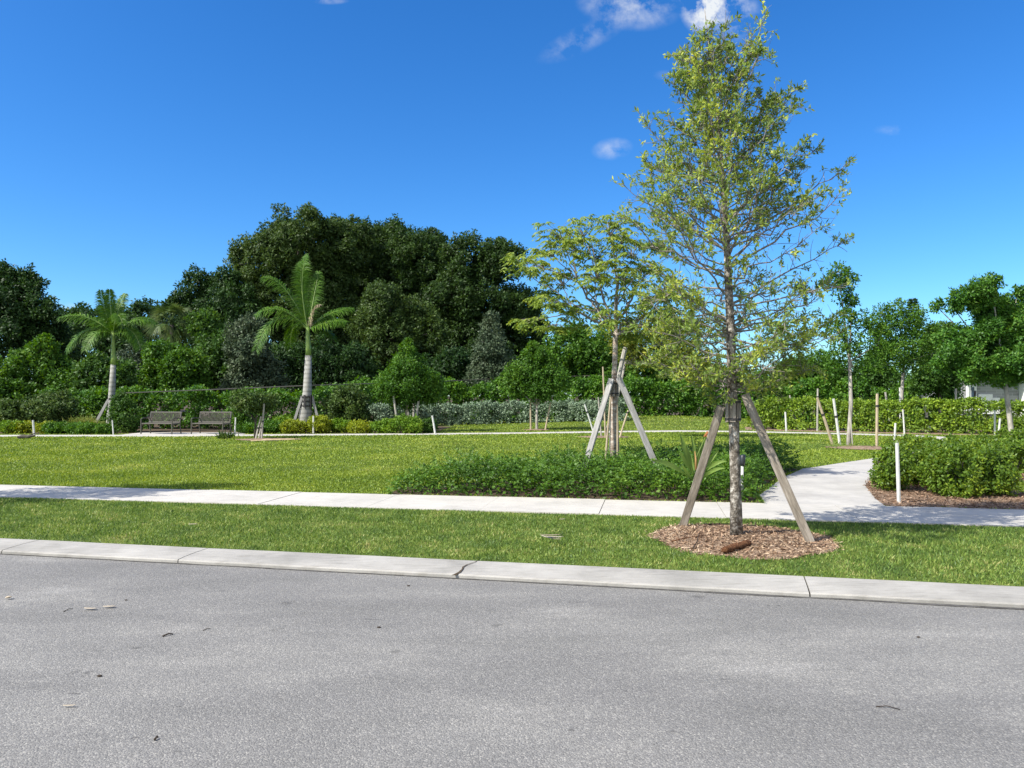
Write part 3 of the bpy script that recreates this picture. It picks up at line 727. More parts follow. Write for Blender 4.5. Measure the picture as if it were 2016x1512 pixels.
twig('forked upright dark twig beside the rotten log on the mulch', [up(gp(1364, 1086), .03), up(gp(1372, 1076), .05), up(gp(1374, 1074), .09), up(gp(1377, 1072), .12)], .007)
twig('long brown twig lying flat on the pale edge of the mulch ring', [up(gp(1322, 1072), .035), up(gp(1342, 1070), .05), up(gp(1362, 1066), .05), up(gp(1400, 1064), .065)], .007, 'log')
twig('thin dark rod lying between the trunk and the far side of the mulch ring', [up(gp(1385, 1037), .03), up(gp(1410, 1038), .04), up(gp(1440, 1037), .035)], .009)  # thin dark rod along the far part of the mulch

# ------------------------------------------------------------------ fallen leaves and road litter
def fallen(label, px, py, L, W, rz, z=0.0, n=1, mat='deadleaf', curl=.35):
    c = gp(px, py, z); b = MB(); m = 7; L *= .78; W *= .8
    for q in range(n):
        a0 = rz + (q - (n - 1) / 2) * .25; off = np.array([rng.normal() * .02, rng.normal() * .02, 0]) * (n > 1)
        base = len(b.v)
        for i in range(m + 1):
            t = i / m; w = W * math.sin(math.pi * min(max(t, .04), .97)) ** .7
            for s in (-1, 0, 1):
                x = (t - .5) * L; y = s * w / 2
                zz = z + .012 + curl * abs(s) * w * .4 + curl * L * .5 * (t - .5) ** 2 + .012 * q
                b.v.append((c[0] + off[0] + x * math.cos(a0) - y * math.sin(a0), c[1] + off[1] + x * math.sin(a0) + y * math.cos(a0), zz))
        for i in range(m):
            for s in range(2): b.f.append((base + i * 3 + s, base + (i + 1) * 3 + s, base + (i + 1) * 3 + s + 1, base + i * 3 + s + 1))
    o = b.obj('fallen_leaf', M[mat], loc=c, smooth=True); o.modifiers.new('solid', 'SOLIDIFY').thickness = .002
    return tag(o, label, 'leaf')
fallen('curled tan leaf on the verge grass, standing alone away from the mulch', 380, 1034, .13, .04, .2, .05)
fallen('spread yellow palm leaf frond bits lying on the verge near the mulch ring', 1085, 1062, .30, .035, -.35, .055, 4)
fallen('small pale leaf on the grass just behind the yellow frond bits', 1107, 1024, .11, .03, .4, .055)
fallen('pale curled leaf, the plainer of two lying together on the road', 178, 1201, .13, .035, -.1, ROAD_Z)
fallen('pale torn leaf with a dark end, one of two lying together on the road', 215, 1197, .12, .04, .1, ROAD_Z)
fallen('crumpled pale leaf scrap on the road at the picture edge', 17, 1180, .06, .05, .8, ROAD_Z, curl=.8)
fallen('thin tan leaf lying alone on the near road', 137, 1393, .085, .016, .1, ROAD_Z)
def rtwig(label, x0, y0, x1, y1, r):
    a, c = gp(x0, y0, ROAD_Z), gp(x1, y1, ROAD_Z)
    m = (a + c) / 2 + np.array([0, .012, .006]); twig(label, [up(a, r), up(m, r * 1.2), up(c, r)], r)
rtwig('dark bent twig on the bare middle of the road', 320, 1254, 341, 1250, .006)
rtwig('thin straight twig on the road below two pale leaves', 125, 1205, 143, 1199, .003)
rtwig('hair thin twig on the road further along from the bent one', 400, 1242, 415, 1239, .003)
rtwig('short thick dark twig on the near road under the tan leaf line', 304, 1459, 311, 1455, .006)
rtwig('long faint stick on the sunny road opposite the braced tree', 1725, 1392, 1772, 1398, .003)
def pebble(label, px, py, r):
    c = gp(px, py, ROAD_Z); b = MB()
    for i in range(5):
        for k in range(7):
            a = 6.283 * k / 7; ph = math.pi * (i + .35) / 5.2; q = r * (1 + .35 * mnoise.noise((k * 1.7 + px, i * 1.3, py)))
            b.v.append((c[0] + q * 1.5 * math.sin(ph) * math.cos(a), c[1] + q * math.sin(ph) * math.sin(a), ROAD_Z + r * .45 + q * .5 * math.cos(ph)))
    for i in range(4):
        for k in range(7): b.f.append((i * 7 + k, (i + 1) * 7 + k, (i + 1) * 7 + (k + 1) % 7, i * 7 + (k + 1) % 7))
    b.f.append(tuple(range(7))); b.f.append(tuple(28 + k for k in range(6, -1, -1)))
    tag(b.obj('pebble', M['twigdark'], loc=c, smooth=True), label, 'pebble')
pebble('dark clod on the road below the bent twig', 196, 1332, .011)
pebble('small dark pebble on the road near two pale leaves', 248, 1182, .008)
pebble('dark pebble on the mid road in front of the kerb crack', 746, 1236, .010)
pebble('black pebble on the road close to the cracked kerb joint', 804, 1154, .010)
pebble('dark crumb on the road below the pale patch by the kerb joint', 1808, 1255, .009)

# ------------------------------------------------------------------ second staked tree (layered drooping leaves)
B2 = np.array([wx(1207, 14.2), 14.2, 0.])
wood = MB(); br = MB()
tk = [at(1207, 946, 14.2), at(1208, 860, 14.2), at(1209, 760, 14.2), at(1211, 690, 14.2), at(1212, 640, 14.2)]; tk[0][2] = 0
wood.tube(tk, [.06, .055, .051, .047, .042], 12)
fork = tk[-1]
clus = [(1100, 465, 30, 0), (1150, 450, 34, .3), (1195, 455, 34, -.2), (1235, 462, 30, .2), (1080, 490, 26, .2), (1130, 500, 36, -.3), (1185, 500, 36, .4), (1240, 505, 34, -.3), (1025, 522, 22, .1), (1060, 535, 30, -.2), (1110, 545, 36, .3), (1165, 550, 36, -.4), (1225, 550, 38, .1), (1275, 540, 30, .3), (1300, 590, 34, -.1), (1255, 600, 36, -.3), (1200, 600, 38, .5), (1090, 605, 22, -.3), (1140, 612, 30, .2), (1046, 634, 16, .1), (1095, 640, 20, .3), (1280, 640, 36, .2), (1330, 570, 24, 0), (1180, 645, 26, -.5), (1235, 650, 30, .5), (1330, 640, 30, .5), (1065, 575, 18, .4), (1290, 490, 26, -.4)]
lv = Leaves(); limbs2 = []
for (lx, ly, ld, hz) in [(1120, 520, -.3, .0), (1165, 480, .4, .15), (1215, 490, -.2, .2), (1265, 530, .3, .1), (1300, 590, -.4, 0), (1095, 590, .3, -.1), (1150, 560, -.6, .05), (1240, 600, .6, 0)]:
    e = at(lx, ly, 14.2 + ld); s0 = fork + np.array([0, 0, -.25 + rng.random() * .4]); q = bez(s0, (s0 + e) / 2 + np.array([(e[0] - s0[0]) * .12, 0, -.05]), e, 9); q[1:-1] += rng.normal(size=(7, 3)) * .03
    limbs2.append(q); br.tube(q, np.linspace(.030, .010, 9), 6, cap=False)
br.tube([fork, fork + [.01, 0, .5], fork + [.05, 0, 1.0]], [.040, .03, .015], 8, cap=False)
for (px, py, rp, dy) in clus:
    c = at(px, py, 14.2); c[1] += dy * 1.6; r = rp * 14.2 / F
    lim = min(limbs2, key=lambda q: np.linalg.norm(q[-1] - c) + .5 * np.linalg.norm(q[5] - c))
    s0 = lim[rng.integers(3, 7)]
    mid = (s0 + c) / 2 + np.array([0, 0, .06]) + rng.normal(size=3) * .08
    pts = bez(s0, mid, c, 9); pts[1:-1] += rng.normal(size=(7, 3)) * .02
    br.tube(pts, np.linspace(.015, .005, 9), 5, cap=False)
    for k in range(int(7 + rp * .38)):
        d = rvec(1)[0]; d[2] = d[2] * .8 + .1; e = c + d * np.array([r * 1.45, r * 1.3, r * 1.25]) * rng.uniform(.3, 1.15)
        br.tube([pts[-2], (c + e) / 2 + [0, 0, .04], e], [.006, .004, .002], 3, cap=False)
        # two or three drooping compound leaves at the twig end
        for g in range(2 + (rng.random() < .45)):
            h = unit(np.array([rng.normal(), rng.normal(), .1])); m = 7; L = rng.uniform(.16, .26)
            tt = np.linspace(.15, 1, m); rp_ = e + h * (L * tt)[:, None]; rp_[:, 2] += .04 * np.sin(tt * 2) - L * .55 * tt ** 2
            sd = unit(np.cross(h, [0, 0, 1.]))
            for sg in (-1, 1):
                a = unit(sd * sg * .75 + h * .45 + np.array([0, 0, -.65]) + rng.normal(size=(m, 3)) * .15)
                lv.add(rp_, a, unit(np.array([-.1, -.2, .7]) + rng.normal(size=(m, 3)) * .35), .092 * rng.uniform(.8, 1.15, m), .031)
tree = thing('shade_tree', 'open crowned tree with drooping compound leaves, propped amid the low dark shrubs', 'tree', B2)
tr = wood.obj('trunk', M['bark_ring'], tree, B2, smooth=True)
tag(br.obj('branch', M['twigbark'], tr, B2, smooth=True), kind='stuff')
lv.obj('crown', M['mahogany'], tree, B2)
zc2 = np.array([tk[2][0], 14.2, wz(765, 14.2)])
brace('pale grey timber props strapped round the tree in the low dark shrubs', B2,
      [at(1204, 746, 14.1), at(1218, 744, 14.1), (zc2[0], 14.3, zc2[2] + .05)],
      [at(1142, 948, 13.7), at(1303, 944, 13.7), (zc2[0] + .12, 15.5, 0)], [(-.55, -.8, 0), (.2, -.97, 0), (0, -1, 0)], .105, .045, 'timber_pale', zc2, .055, nb=5, bl=.3, batten_mat='timber')

# ------------------------------------------------------------------ stakes and poles
def stake(label, top, foot, Y, r, mat='stake', name='tree_stake', cat='stake', tie=None, group='wooden tree stakes'):
    a = at(foot[0], foot[1], Y); a[2] = float(ground_h(a[0], a[1])) if foot[1] < 0 else a[2]
    c = at(top[0], top[1], Y)
    t = thing(name, label, cat, a, group)
    b = MB(); b.tube([a - np.array([0, 0, .05]), a * .5 + c * .5, c], [r, r * .98, r * .92], 8); b.obj('post', M[mat], t, a, smooth=False)
    if tie:
        m = a + (c - a) * tie; d = unit(c - a) * .03; b = MB(); b.tube([m - d, m + d], r * 1.25, 8); b.obj('tie_band', M['strapmat'], t, a)
    return t
stake('thin tan stake leaning beside the ringed trunk, between it and a propped board', (1203, 775), (1189, 940), 14.35, .021, 'stake_tan')
stake('thin tan stake set close behind the ringed trunk amid the shrubs', (1214, 780), (1218, 940), 14.5, .026, 'stake_tan')
# around the tree on the mulch ring beyond the path
YV = 23.8
stake('upright grey stake seen behind the top of a slanting one, by the yellow green hedge', (1610, 765), (1609, 846), 31.5, .036, tie=.8)
stake('slanting grey stake crossing in front of an upright one beyond the path', (1609, 783), (1641, 878), 24.3, .045, 'stake_tan', tie=.65)
stake('pale stake with a frayed rope tie leaning towards the slender forked tree', (1641, 785), (1654, 877), 24.3, .042, 'pvc', tie=.62)
stake('thin bare stake tied against the slender forked trunk', (1672, 790), (1679, 879), 23.6, .020, 'stake')
stake('thick grey stake standing alone on the mulch past the slender forked tree', (1727, 775), (1726, 880), 23.7, .042, 'stake_tan', tie=.77)
for (lab, tx, ty, fx, fy, Y, r, m) in [
    ('short leaning stake tip above the hedge nearest the braced street tree', 1555, 778, 1563, 845, 36, .04, 'stake'),
    ('leaning pale stake tip above the hedge, just past the thick grey stake', 1743, 772, 1756, 850, 36, .05, 'stake'),
    ('white topped stake beside the trunk rising behind the yellow green hedge', 1772, 763, 1773, 850, 35, .05, 'pvc'),
    ('broad slanted stake tip showing over the middle of the yellow green hedge', 1815, 778, 1832, 850, 36, .06, 'stake'),
    ('stake with forked white top over the hedge before the grey house', 1882, 765, 1882, 850, 36, .05, 'stake'),
    ('dark post over the hedge in front of the house window', 1920, 769, 1914, 850, 36, .055, 'strapmat')]:
    stake(lab, (tx, ty), (fx, fy), Y, r, m, group='stakes behind the yellow green hedge')
# around the far tree behind the second tree
stake('pale slanting stake leaning away from the silver hedge, foot hidden by a propped board', (1151, 796), (1171, 857), 28.5, .035, 'pvc', tie=.75)
stake('grey stake with a band standing close to the pale far trunk', (1178, 782), (1184, 860), 29.2, .032, tie=.7)
stake('short stake leaning inward before the silver hedge, seen through the propped boards', (1237, 808), (1220, 860), 28.5, .035, 'stake_tan', tie=.92)
stake('tall thin stake bound along the pale far trunk', (1187, 722), (1192, 860), 28.3, .032, 'stake_tan')
stake('broken grey board end slanting up beside the second tree trunk', (1231, 684), (1217, 745), 16.0, .05, 'stake')
# small tree in the middle of the silver hedge
for (lab, tx, fx, fy, ty) in [('grey stake upright beside the small round tree on the lawn', 1044, 1045, 849, 770), ('pale stake touching the small lawn tree trunk', 1056, 1058, 847, 775), ('leaning stake on the shadow side of the small lawn tree', 1084, 1073, 847, 792)]:
    stake(lab, (tx, ty), (fx, fy), 34.6, .04, 'stake_tan')
# pyramidal tree stakes
for (lab, tx, fx, fy, ty, Y) in [('slanting stake under the pointed tree, nearest the lime mounds', 775, 784, 845, 780, 32.5), ('upright grey stake under the middle of the pointed tree', 803, 804, 838, 770, 35), ('thin stake behind the upright one under the pointed tree', 815, 814, 840, 780, 35), ('stout slanting stake under the pointed tree beside the dark mound', 824, 816, 846, 790, 32.5)]:
    stake(lab, (tx, ty), (fx, fy), Y, .05, 'stake')
# topiary stakes
for (lab, tx, fx, fy, ty) in [('slanting stake crossing under the umbrella topiary', 514, 503, 865, 820), ('second slanting stake crossing under the umbrella topiary, closer to the upright post', 518, 510, 862, 822), ('upright grey post taller than the slanting stakes by the umbrella topiary', 520, 515, 864, 795)]:
    stake(lab, (tx, ty), (fx, fy), 27.9, .035, 'stake', tie=.5)
def pole(label, top, foot, Y, r=.028, mat='pvc', group='white marker poles'):
    return stake(label, top, foot, Y, r, mat, 'marker_pole', 'pole', None, group)
pole('clean white pole in the red mulch before the clipped hedge', (1766, 872), (1770, 991), gp(1770, 991)[1], .027)
pole('white pole half sunk behind the clipped hedge corner, right above another pole', (1763, 833), (1760, 885), 22.0, .030)
pole('thin white pole in front of the yellow green hedge, foot on the far path', (1777.5, 806), (1781, 857), 30.0, .030)
pole('white pole against the yellow green hedge near the braced street tree', (1546, 811), (1548.5, 851), 33.2, .040)
pole('upright white pole of two standing close together by the big glossy tree', (1958.5, 808), (1959, 862), 26.5, .033)
pole('leaning shorter white pole of two standing close by the big glossy tree', (1969, 823), (1965, 866), 26, .036)
pole('white pole in the lime shrubs at the far bed corner, past the dark log', (65, 827), (67.5, 860), 29.5, .038)
pole('thin white pole at the foot of the smaller royal palm', (221, 827), (223.5, 858), 30.4, .024)
pole('short white pole beside the lime mounds near the bigger royal palm', (617, 819), (617, 852), 31.5, .036)
pole('leaning white pole at the lawn edge before the silver hedge end', (851, 818), (857.5, 856), 31.3, .042)
pole('pale pole standing at the end of the second bench', (464, 822), (462, 857), 31.2, .030)
# black topped garden light
g0 = gp(1461, 984); t = thing('garden_light', 'white garden light post with a black cylinder head in the low shrubs', 'garden light', g0)
Y = g0[1]; b = MB(); b.tube([at(1460.5, 990, Y), at(1461.5, 917, Y)], .021, 10); b.obj('post', M['pvc'], t, g0, smooth=True)
b = MB(); b.tube([at(1461.5, 917, Y), at(1462, 911, Y), at(1462.5, 897, Y), at(1462.5, 895.5, Y)], [.030, .037, .042, .030], 12); b.obj('lamp_head', M['black'], t, g0, smooth=True)

# ------------------------------------------------------------------ bird of paradise plant
bp = at(1372, 950, 11.6); bp[2] = 0
t = thing('strap_leaf_plant', 'spiky bird of paradise plant with a spent flower rising from the low shrubs', 'plant', bp)
lv = Leaves()
def strapleaf(p0, p1, w, bend):
    n = 9; mid = (p0 + p1) / 2 + np.array(bend); pts = bez(p0, mid, p1, n); b = MB()
    tg = np.gradient(pts, axis=0); sd = unit(np.cross(tg, np.array([.25, -1, .3]))); ww = w * np.array([.18, .2, .3, .7, 1, 1, .8, .5, .05])
    l = pts - sd * ww[:, None] / 2; r = pts + sd * ww[:, None] / 2; c = pts + np.array([.0, .012, -.008])
    V = np.concatenate([l, c, r]); Fq = [(i, i + 1, n + i + 1, n + i) for i in range(n - 1)] + [(n + i, n + i + 1, 2 * n + i + 1, 2 * n + i) for i in range(n - 1)]
    o = np_mesh('leaf', V, Fq, M['strap'], bp, t, True); return o
for (bx, by, tx, ty, w, be, dy) in [(1362, 925, 1339, 853, .075, (-.02, 0, .05), 0), (1365, 920, 1351, 876, .07, (-.03, 0, .02), -.1), (1370, 915, 1360, 852, .05, (.03, 0, 0), .1), (1374, 915, 1386, 858, .06, (.05, 0, -.02), 0), (1366, 925, 1338, 888, .06, (-.04, 0, .04), -.2),
        (1368, 940, 1283, 906, .07, (-.02, 0, .16), -.3), (1370, 930, 1352, 880, .065, (0, 0, 0), .2), (1378, 930, 1432, 908, .05, (0, 0, .16), -.2), (1380, 935, 1428, 922, .045, (0, 0, .12), -.3), (1378, 930, 1415, 886, .05, (.0, 0, .05), .1), (1376, 940, 1410, 928, .045, (0, 0, .1), -.35), (1366, 940, 1342, 917, .05, (-.05, 0, .08), -.25), (1378, 925, 1400, 880, .05, (0, 0, .03), .2), (1368, 930, 1376, 872, .06, (0, 0, 0), -.05)]:
    a = at(bx, by, 11.6); e = at(tx, ty, 11.6 + dy); a[2] = max(.12, a[2] * .75); a[0] = bp[0] + (a[0] - bp[0]) * .6
    strapleaf(a, e, w * 1.15, be)
b = MB(); b.tube([bp, at(1369, 905, 11.55), at(1388, 862, 11.55)], [.012, .010, .008], 6); b.obj('flower_stem', M['strap'], t, bp, smooth=True)
b = MB(); b.tube([at(1386, 860, 11.55), at(1393, 852, 11.55), at(1402, 856, 11.55), at(1408, 853, 11.55)], [.012, .03, .016, .003], 6); b.tube([at(1390, 856, 11.55), at(1396, 864, 11.5), at(1399, 869, 11.45)], [.01, .012, .002], 5); b.obj('flower', M['flower'], t, bp)
b = MB(); b.tube([at(1370, 925, 11.45), at(1370, 905, 11.45), at(1368, 888, 11.5)], [.018, .016, .005], 6); b.obj('leaf_sheath', M['stemorange'], t, bp, smooth=True)

# ------------------------------------------------------------------ generic trees and shrubs
def tree_of(name, label, cat, Y, blobs, mat, L, base_px, tr=.12, bark='bark_dark', cov=.55, rs=.28, group=None, yspread=.5, squash=.9, fill=.25, back=.3, fork_py=None, jag=.22, loose=0, aspect=.5):
    bx = wx(base_px, Y); bz = float(ground_h(bx, Y)); base = np.array([bx, Y, bz])
    t = thing(name, label, cat, base, group); lv = Leaves(); wd = MB(); cs = []
    for bl in blobs:
        px, py, rp = bl[:3]; r = rp * Y / F
        dy = bl[3] * Y / F if len(bl) > 3 else rng.uniform(-yspread, yspread) * r
        c = at(px, py, Y); c[1] += dy; cs.append((c, r))
        blob_leaves(lv, c, (r, r * .9, r * squash), L, L * aspect, cov, rs, back, fill, jag)
        if loose:
            Nl = int(loose); d = rvec(Nl); p = c + d * r * rng.uniform(.95, 1.3, Nl)[:, None]; lv.add(p, unit(d + rvec(Nl) * .7), rvec(Nl), L, L * aspect)
    zf = wz(fork_py, Y) if fork_py else min(c[2] for c, r in cs)
    fx = np.mean([c[0] for c, r in cs]); fk = np.array([bx * .7 + fx * .3, Y, max(zf, bz + .25)])
    m0 = (base + fk) / 2 + np.array([rng.normal() * .012 * fk[2], 0, 0])
    wd.tube([base - [0, 0, .1], base + [0, 0, .1 * fk[2]], m0, fk], [tr * 1.3, tr * 1.05, tr * .95, tr * .8], 9)
    for k_, (c, r) in enumerate(cs):
        if len(cs) > 12 and k_ % 4:
            q_ = min(cs[::4], key=lambda z: np.linalg.norm(z[0] - c))[0]; wd.tube([q_, (q_ + c) / 2 + [0, 0, .04], c], [tr * .22, tr * .16, tr * .07], 4, cap=False); continue
        mid = (fk + c) / 2 + rng.normal(size=3) * .08 * r + np.array([0, 0, .1 * r]); wd.tube(bez(fk, mid, c, 6), np.linspace(tr * .6, tr * .15, 6), 5, cap=False)
        for q in range(4):
            e = c + rvec(1)[0] * r * .85; wd.tube([c, (c + e) / 2 + [0, 0, .05 * r], e], [tr * .18, tr * .1, tr * .04], 4, cap=False)
    wd.obj('trunk', M[bark], t, base, smooth=True); lv.obj('crown', M[mat], t, base)
    return t
WG = 'trees of the dark wood'
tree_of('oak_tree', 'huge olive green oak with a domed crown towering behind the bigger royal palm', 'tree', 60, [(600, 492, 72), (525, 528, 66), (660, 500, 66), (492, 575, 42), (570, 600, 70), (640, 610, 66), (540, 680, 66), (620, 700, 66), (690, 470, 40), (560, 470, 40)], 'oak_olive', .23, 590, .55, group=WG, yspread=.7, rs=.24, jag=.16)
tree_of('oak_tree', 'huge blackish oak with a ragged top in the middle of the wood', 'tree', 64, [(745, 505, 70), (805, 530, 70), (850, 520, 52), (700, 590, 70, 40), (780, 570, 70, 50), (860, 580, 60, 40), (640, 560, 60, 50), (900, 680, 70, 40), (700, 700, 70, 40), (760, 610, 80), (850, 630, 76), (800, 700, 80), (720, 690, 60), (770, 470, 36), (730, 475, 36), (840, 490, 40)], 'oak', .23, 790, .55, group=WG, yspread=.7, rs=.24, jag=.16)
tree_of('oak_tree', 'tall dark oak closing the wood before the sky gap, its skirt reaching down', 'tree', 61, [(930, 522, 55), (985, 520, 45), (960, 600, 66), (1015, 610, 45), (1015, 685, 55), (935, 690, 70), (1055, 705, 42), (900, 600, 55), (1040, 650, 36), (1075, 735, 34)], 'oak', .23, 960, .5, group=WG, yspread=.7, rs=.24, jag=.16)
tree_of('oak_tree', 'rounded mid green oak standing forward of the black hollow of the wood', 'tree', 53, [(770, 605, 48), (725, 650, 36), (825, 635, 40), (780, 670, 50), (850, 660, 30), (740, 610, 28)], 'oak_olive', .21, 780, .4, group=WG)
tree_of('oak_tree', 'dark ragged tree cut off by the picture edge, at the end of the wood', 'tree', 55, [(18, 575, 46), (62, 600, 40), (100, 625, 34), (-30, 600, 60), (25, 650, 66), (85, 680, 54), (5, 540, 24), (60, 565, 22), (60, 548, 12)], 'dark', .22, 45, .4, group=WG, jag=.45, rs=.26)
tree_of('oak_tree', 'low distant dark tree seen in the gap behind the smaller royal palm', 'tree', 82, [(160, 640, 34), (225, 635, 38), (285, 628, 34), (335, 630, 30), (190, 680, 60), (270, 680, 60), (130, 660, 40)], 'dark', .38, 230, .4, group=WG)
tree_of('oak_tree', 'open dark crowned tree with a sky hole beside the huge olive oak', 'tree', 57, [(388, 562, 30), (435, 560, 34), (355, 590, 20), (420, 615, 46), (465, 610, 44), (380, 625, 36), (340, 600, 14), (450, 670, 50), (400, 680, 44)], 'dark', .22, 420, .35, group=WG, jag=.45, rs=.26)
MG = 'young trees before the wood'
tree_of('bushy_tree', 'broad bright green bushy tree behind the round shrub, cut by the picture edge', 'tree', 42, [(60, 725, 42), (108, 745, 40), (15, 745, 42), (140, 770, 36), (85, 690, 26), (40, 780, 44), (-20, 760, 40), (90, 790, 40), (90, 672, 10)], 'bright', .2, 65, .16, group=MG, loose=60)
tree_of('bushy_tree', 'leafy green tree close behind the smaller royal palm trunk', 'tree', 42, [(188, 745, 36), (240, 745, 34), (175, 785, 36), (225, 785, 36), (195, 715, 20)], 'mid', .2, 210, .14, group=MG, loose=40)
tree_of('bushy_tree', 'grey green willowy tree between the smaller palm and the fan palm', 'tree', 47, [(262, 725, 34), (297, 755, 36), (250, 775, 34), (275, 695, 18)], 'silver', .2, 270, .14, group=MG, loose=60)
tree_of('bushy_tree', 'bright round leafed tree right below the fan palm', 'tree', 44, [(322, 712, 38), (368, 725, 38), (340, 755, 40), (300, 745, 26), (385, 765, 30)], 'bright', .2, 340, .14, group=MG, loose=40)
tree_of('bushy_tree', 'dark leafy tree filling in below the sky holed crown', 'tree', 48, [(430, 690, 44), (455, 730, 40), (408, 745, 40), (425, 770, 34), (400, 640, 30)], 'mid', .22, 430, .16, group=MG)
tree_of('bushy_tree', 'blue grey willowy tree beside the bigger royal palm', 'tree', 45, [(492, 690, 38), (505, 735, 44), (475, 655, 26), (520, 765, 38), (470, 760, 30), (500, 640, 20)], 'silver', .19, 495, .14, group=MG, loose=90)
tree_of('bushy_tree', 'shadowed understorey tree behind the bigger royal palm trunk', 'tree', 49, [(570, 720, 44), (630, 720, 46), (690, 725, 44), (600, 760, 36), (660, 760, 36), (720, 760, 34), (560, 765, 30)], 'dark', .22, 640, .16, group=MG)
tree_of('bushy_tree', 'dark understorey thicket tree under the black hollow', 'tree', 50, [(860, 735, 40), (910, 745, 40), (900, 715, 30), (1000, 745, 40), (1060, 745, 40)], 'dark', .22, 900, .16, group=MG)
tree_of('silver_tree', 'slim pointed silvery tree standing before the dark oak skirt', 'tree', 46, [(968, 628, 12), (968, 655, 20), (965, 685, 28), (970, 715, 36), (955, 738, 34), (990, 735, 30), (975, 750, 36)], 'silver', .17, 968, .1, 'bark_pale', cov=.34, fill=.12, loose=110)
tree_of('pointed_tree', 'young pointed fresh green tree on stakes behind the lime mounds', 'tree', 33, [(802, 690, 14), (802, 720, 28), (800, 748, 42), (772, 758, 30), (832, 760, 32), (797, 768, 38), (757, 768, 18), (850, 750, 16), (845, 772, 20), (803, 674, 6)], 'bright', .12, 800, .06, 'stake_tan', loose=130, cov=.42, jag=.4, rs=.32)
tree_of('round_tree', 'small round fresh green tree staked alone on the far lawn', 'tree', 34.6, [(1052, 700, 20), (1052, 735, 42), (1022, 750, 28), (1085, 750, 30), (1054, 756, 36), (1105, 748, 15), (1000, 748, 13), (1050, 683, 8), (1080, 712, 16)], 'bright', .12, 1057, .06, 'bark_pale', loose=130, cov=.42, jag=.4, rs=.32, fork_py=800)
tree_of('bushy_tree', 'bright leafy tree mass behind the second staked tree', 'tree', 47, [(1115, 690, 40), (1165, 690, 44), (1100, 735, 36), (1150, 740, 42), (1210, 700, 44), (1245, 735, 42), (1195, 750, 38), (1130, 655, 24)], 'bright', .21, 1150, .16, group=MG, loose=80)
tree_of('bushy_tree', 'olive leafy tree behind the lower boughs of the street tree', 'tree', 47, [(1300, 725, 38), (1355, 735, 36), (1290, 760, 34), (1400, 745, 32), (1340, 765, 34), (1440, 755, 28)], 'bright', .21, 1350, .16, group=MG, loose=40)
tree_of('bushy_tree', 'low dark leafy tree in the gap beyond the street tree trunk', 'tree', 52, [(1500, 765, 26), (1550, 755, 34), (1600, 748, 36), (1640, 745, 30), (1480, 775, 24), (1620, 775, 30)], 'mid', .22, 1560, .16, group=MG)
tree_of('slim_tree', 'pale trunked tree behind the second staked tree, its olive crown filling the gap between both', 'tree', 28.4, [(1225, 665, 26), (1262, 655, 34), (1305, 650, 34), (1345, 665, 34), (1285, 690, 34), (1330, 700, 34), (1245, 695, 26), (1370, 700, 26), (1400, 640, 24), (1390, 730, 24)], 'olive', .10, 1194, .058, 'bark_pale', cov=.2, fill=.05, fork_py=715, loose=220, rs=.36, jag=.5)
tree_of('slim_tree', 'slender pale forked tree on a mulch ring beyond the path', 'tree', YV, [(1650, 535, 16), (1632, 555, 14), (1668, 555, 14), (1655, 580, 16), (1676, 590, 10), (1665, 620, 11), (1692, 630, 16), (1720, 640, 14), (1660, 655, 16), (1640, 640, 12), (1700, 665, 18), (1676, 690, 16), (1725, 680, 14), (1648, 690, 14), (1710, 712, 16), (1640, 725, 14), (1690, 735, 12), (1735, 655, 10)], 'bright', .095, 1671, .062, 'bark_pale', cov=.17, fill=.04, fork_py=712, loose=70, rs=.4, jag=.5)
tree_of('slim_tree', 'grey trunked tree rising behind the yellow green hedge', 'tree', 35, [(1735, 615, 14), (1765, 606, 14), (1755, 632, 16), (1800, 622, 18), (1785, 645, 20), (1755, 660, 22), (1730, 650, 16), (1820, 650, 18), (1835, 668, 18), (1800, 680, 24), (1765, 690, 24), (1738, 690, 18), (1835, 695, 18), (1790, 715, 20), (1755, 720, 18), (1825, 722, 16), (1725, 718, 14)], 'bright', .12, 1780, .075, 'bark_pale', cov=.19, fill=.04, fork_py=715, loose=90, rs=.4, jag=.45)
tree_of('bushy_tree', 'loose mid green tree filling the gap between the slender forked and grey trunked trees', 'tree', 43, [(1700, 735, 26), (1735, 742, 26), (1718, 705, 20), (1760, 755, 26), (1690, 762, 24), (1745, 690, 16)], 'mid', .17, 1715, .1, group=MG, loose=60, cov=.42)
tree_of('bushy_tree', 'loose olive green tree showing behind the street tree boughs before the yellow green hedge', 'tree', 44, [(1545, 735, 24), (1580, 722, 24), (1615, 715, 24), (1650, 730, 24), (1600, 750, 26), (1560, 762, 22), (1640, 760, 22), (1500, 752, 20)], 'bright', .17, 1590, .1, group=MG, loose=90, cov=.4)
tree_of('bushy_tree', 'rounded bushy tree between the grey trunked tree and the big glossy tree', 'tree', 40, [(1850, 660, 26), (1838, 695, 30), (1870, 720, 32), (1830, 735, 28), (1880, 690, 26), (1860, 755, 26), (1810, 755, 22)], 'mid', .17, 1850, .1, group=MG, loose=40)
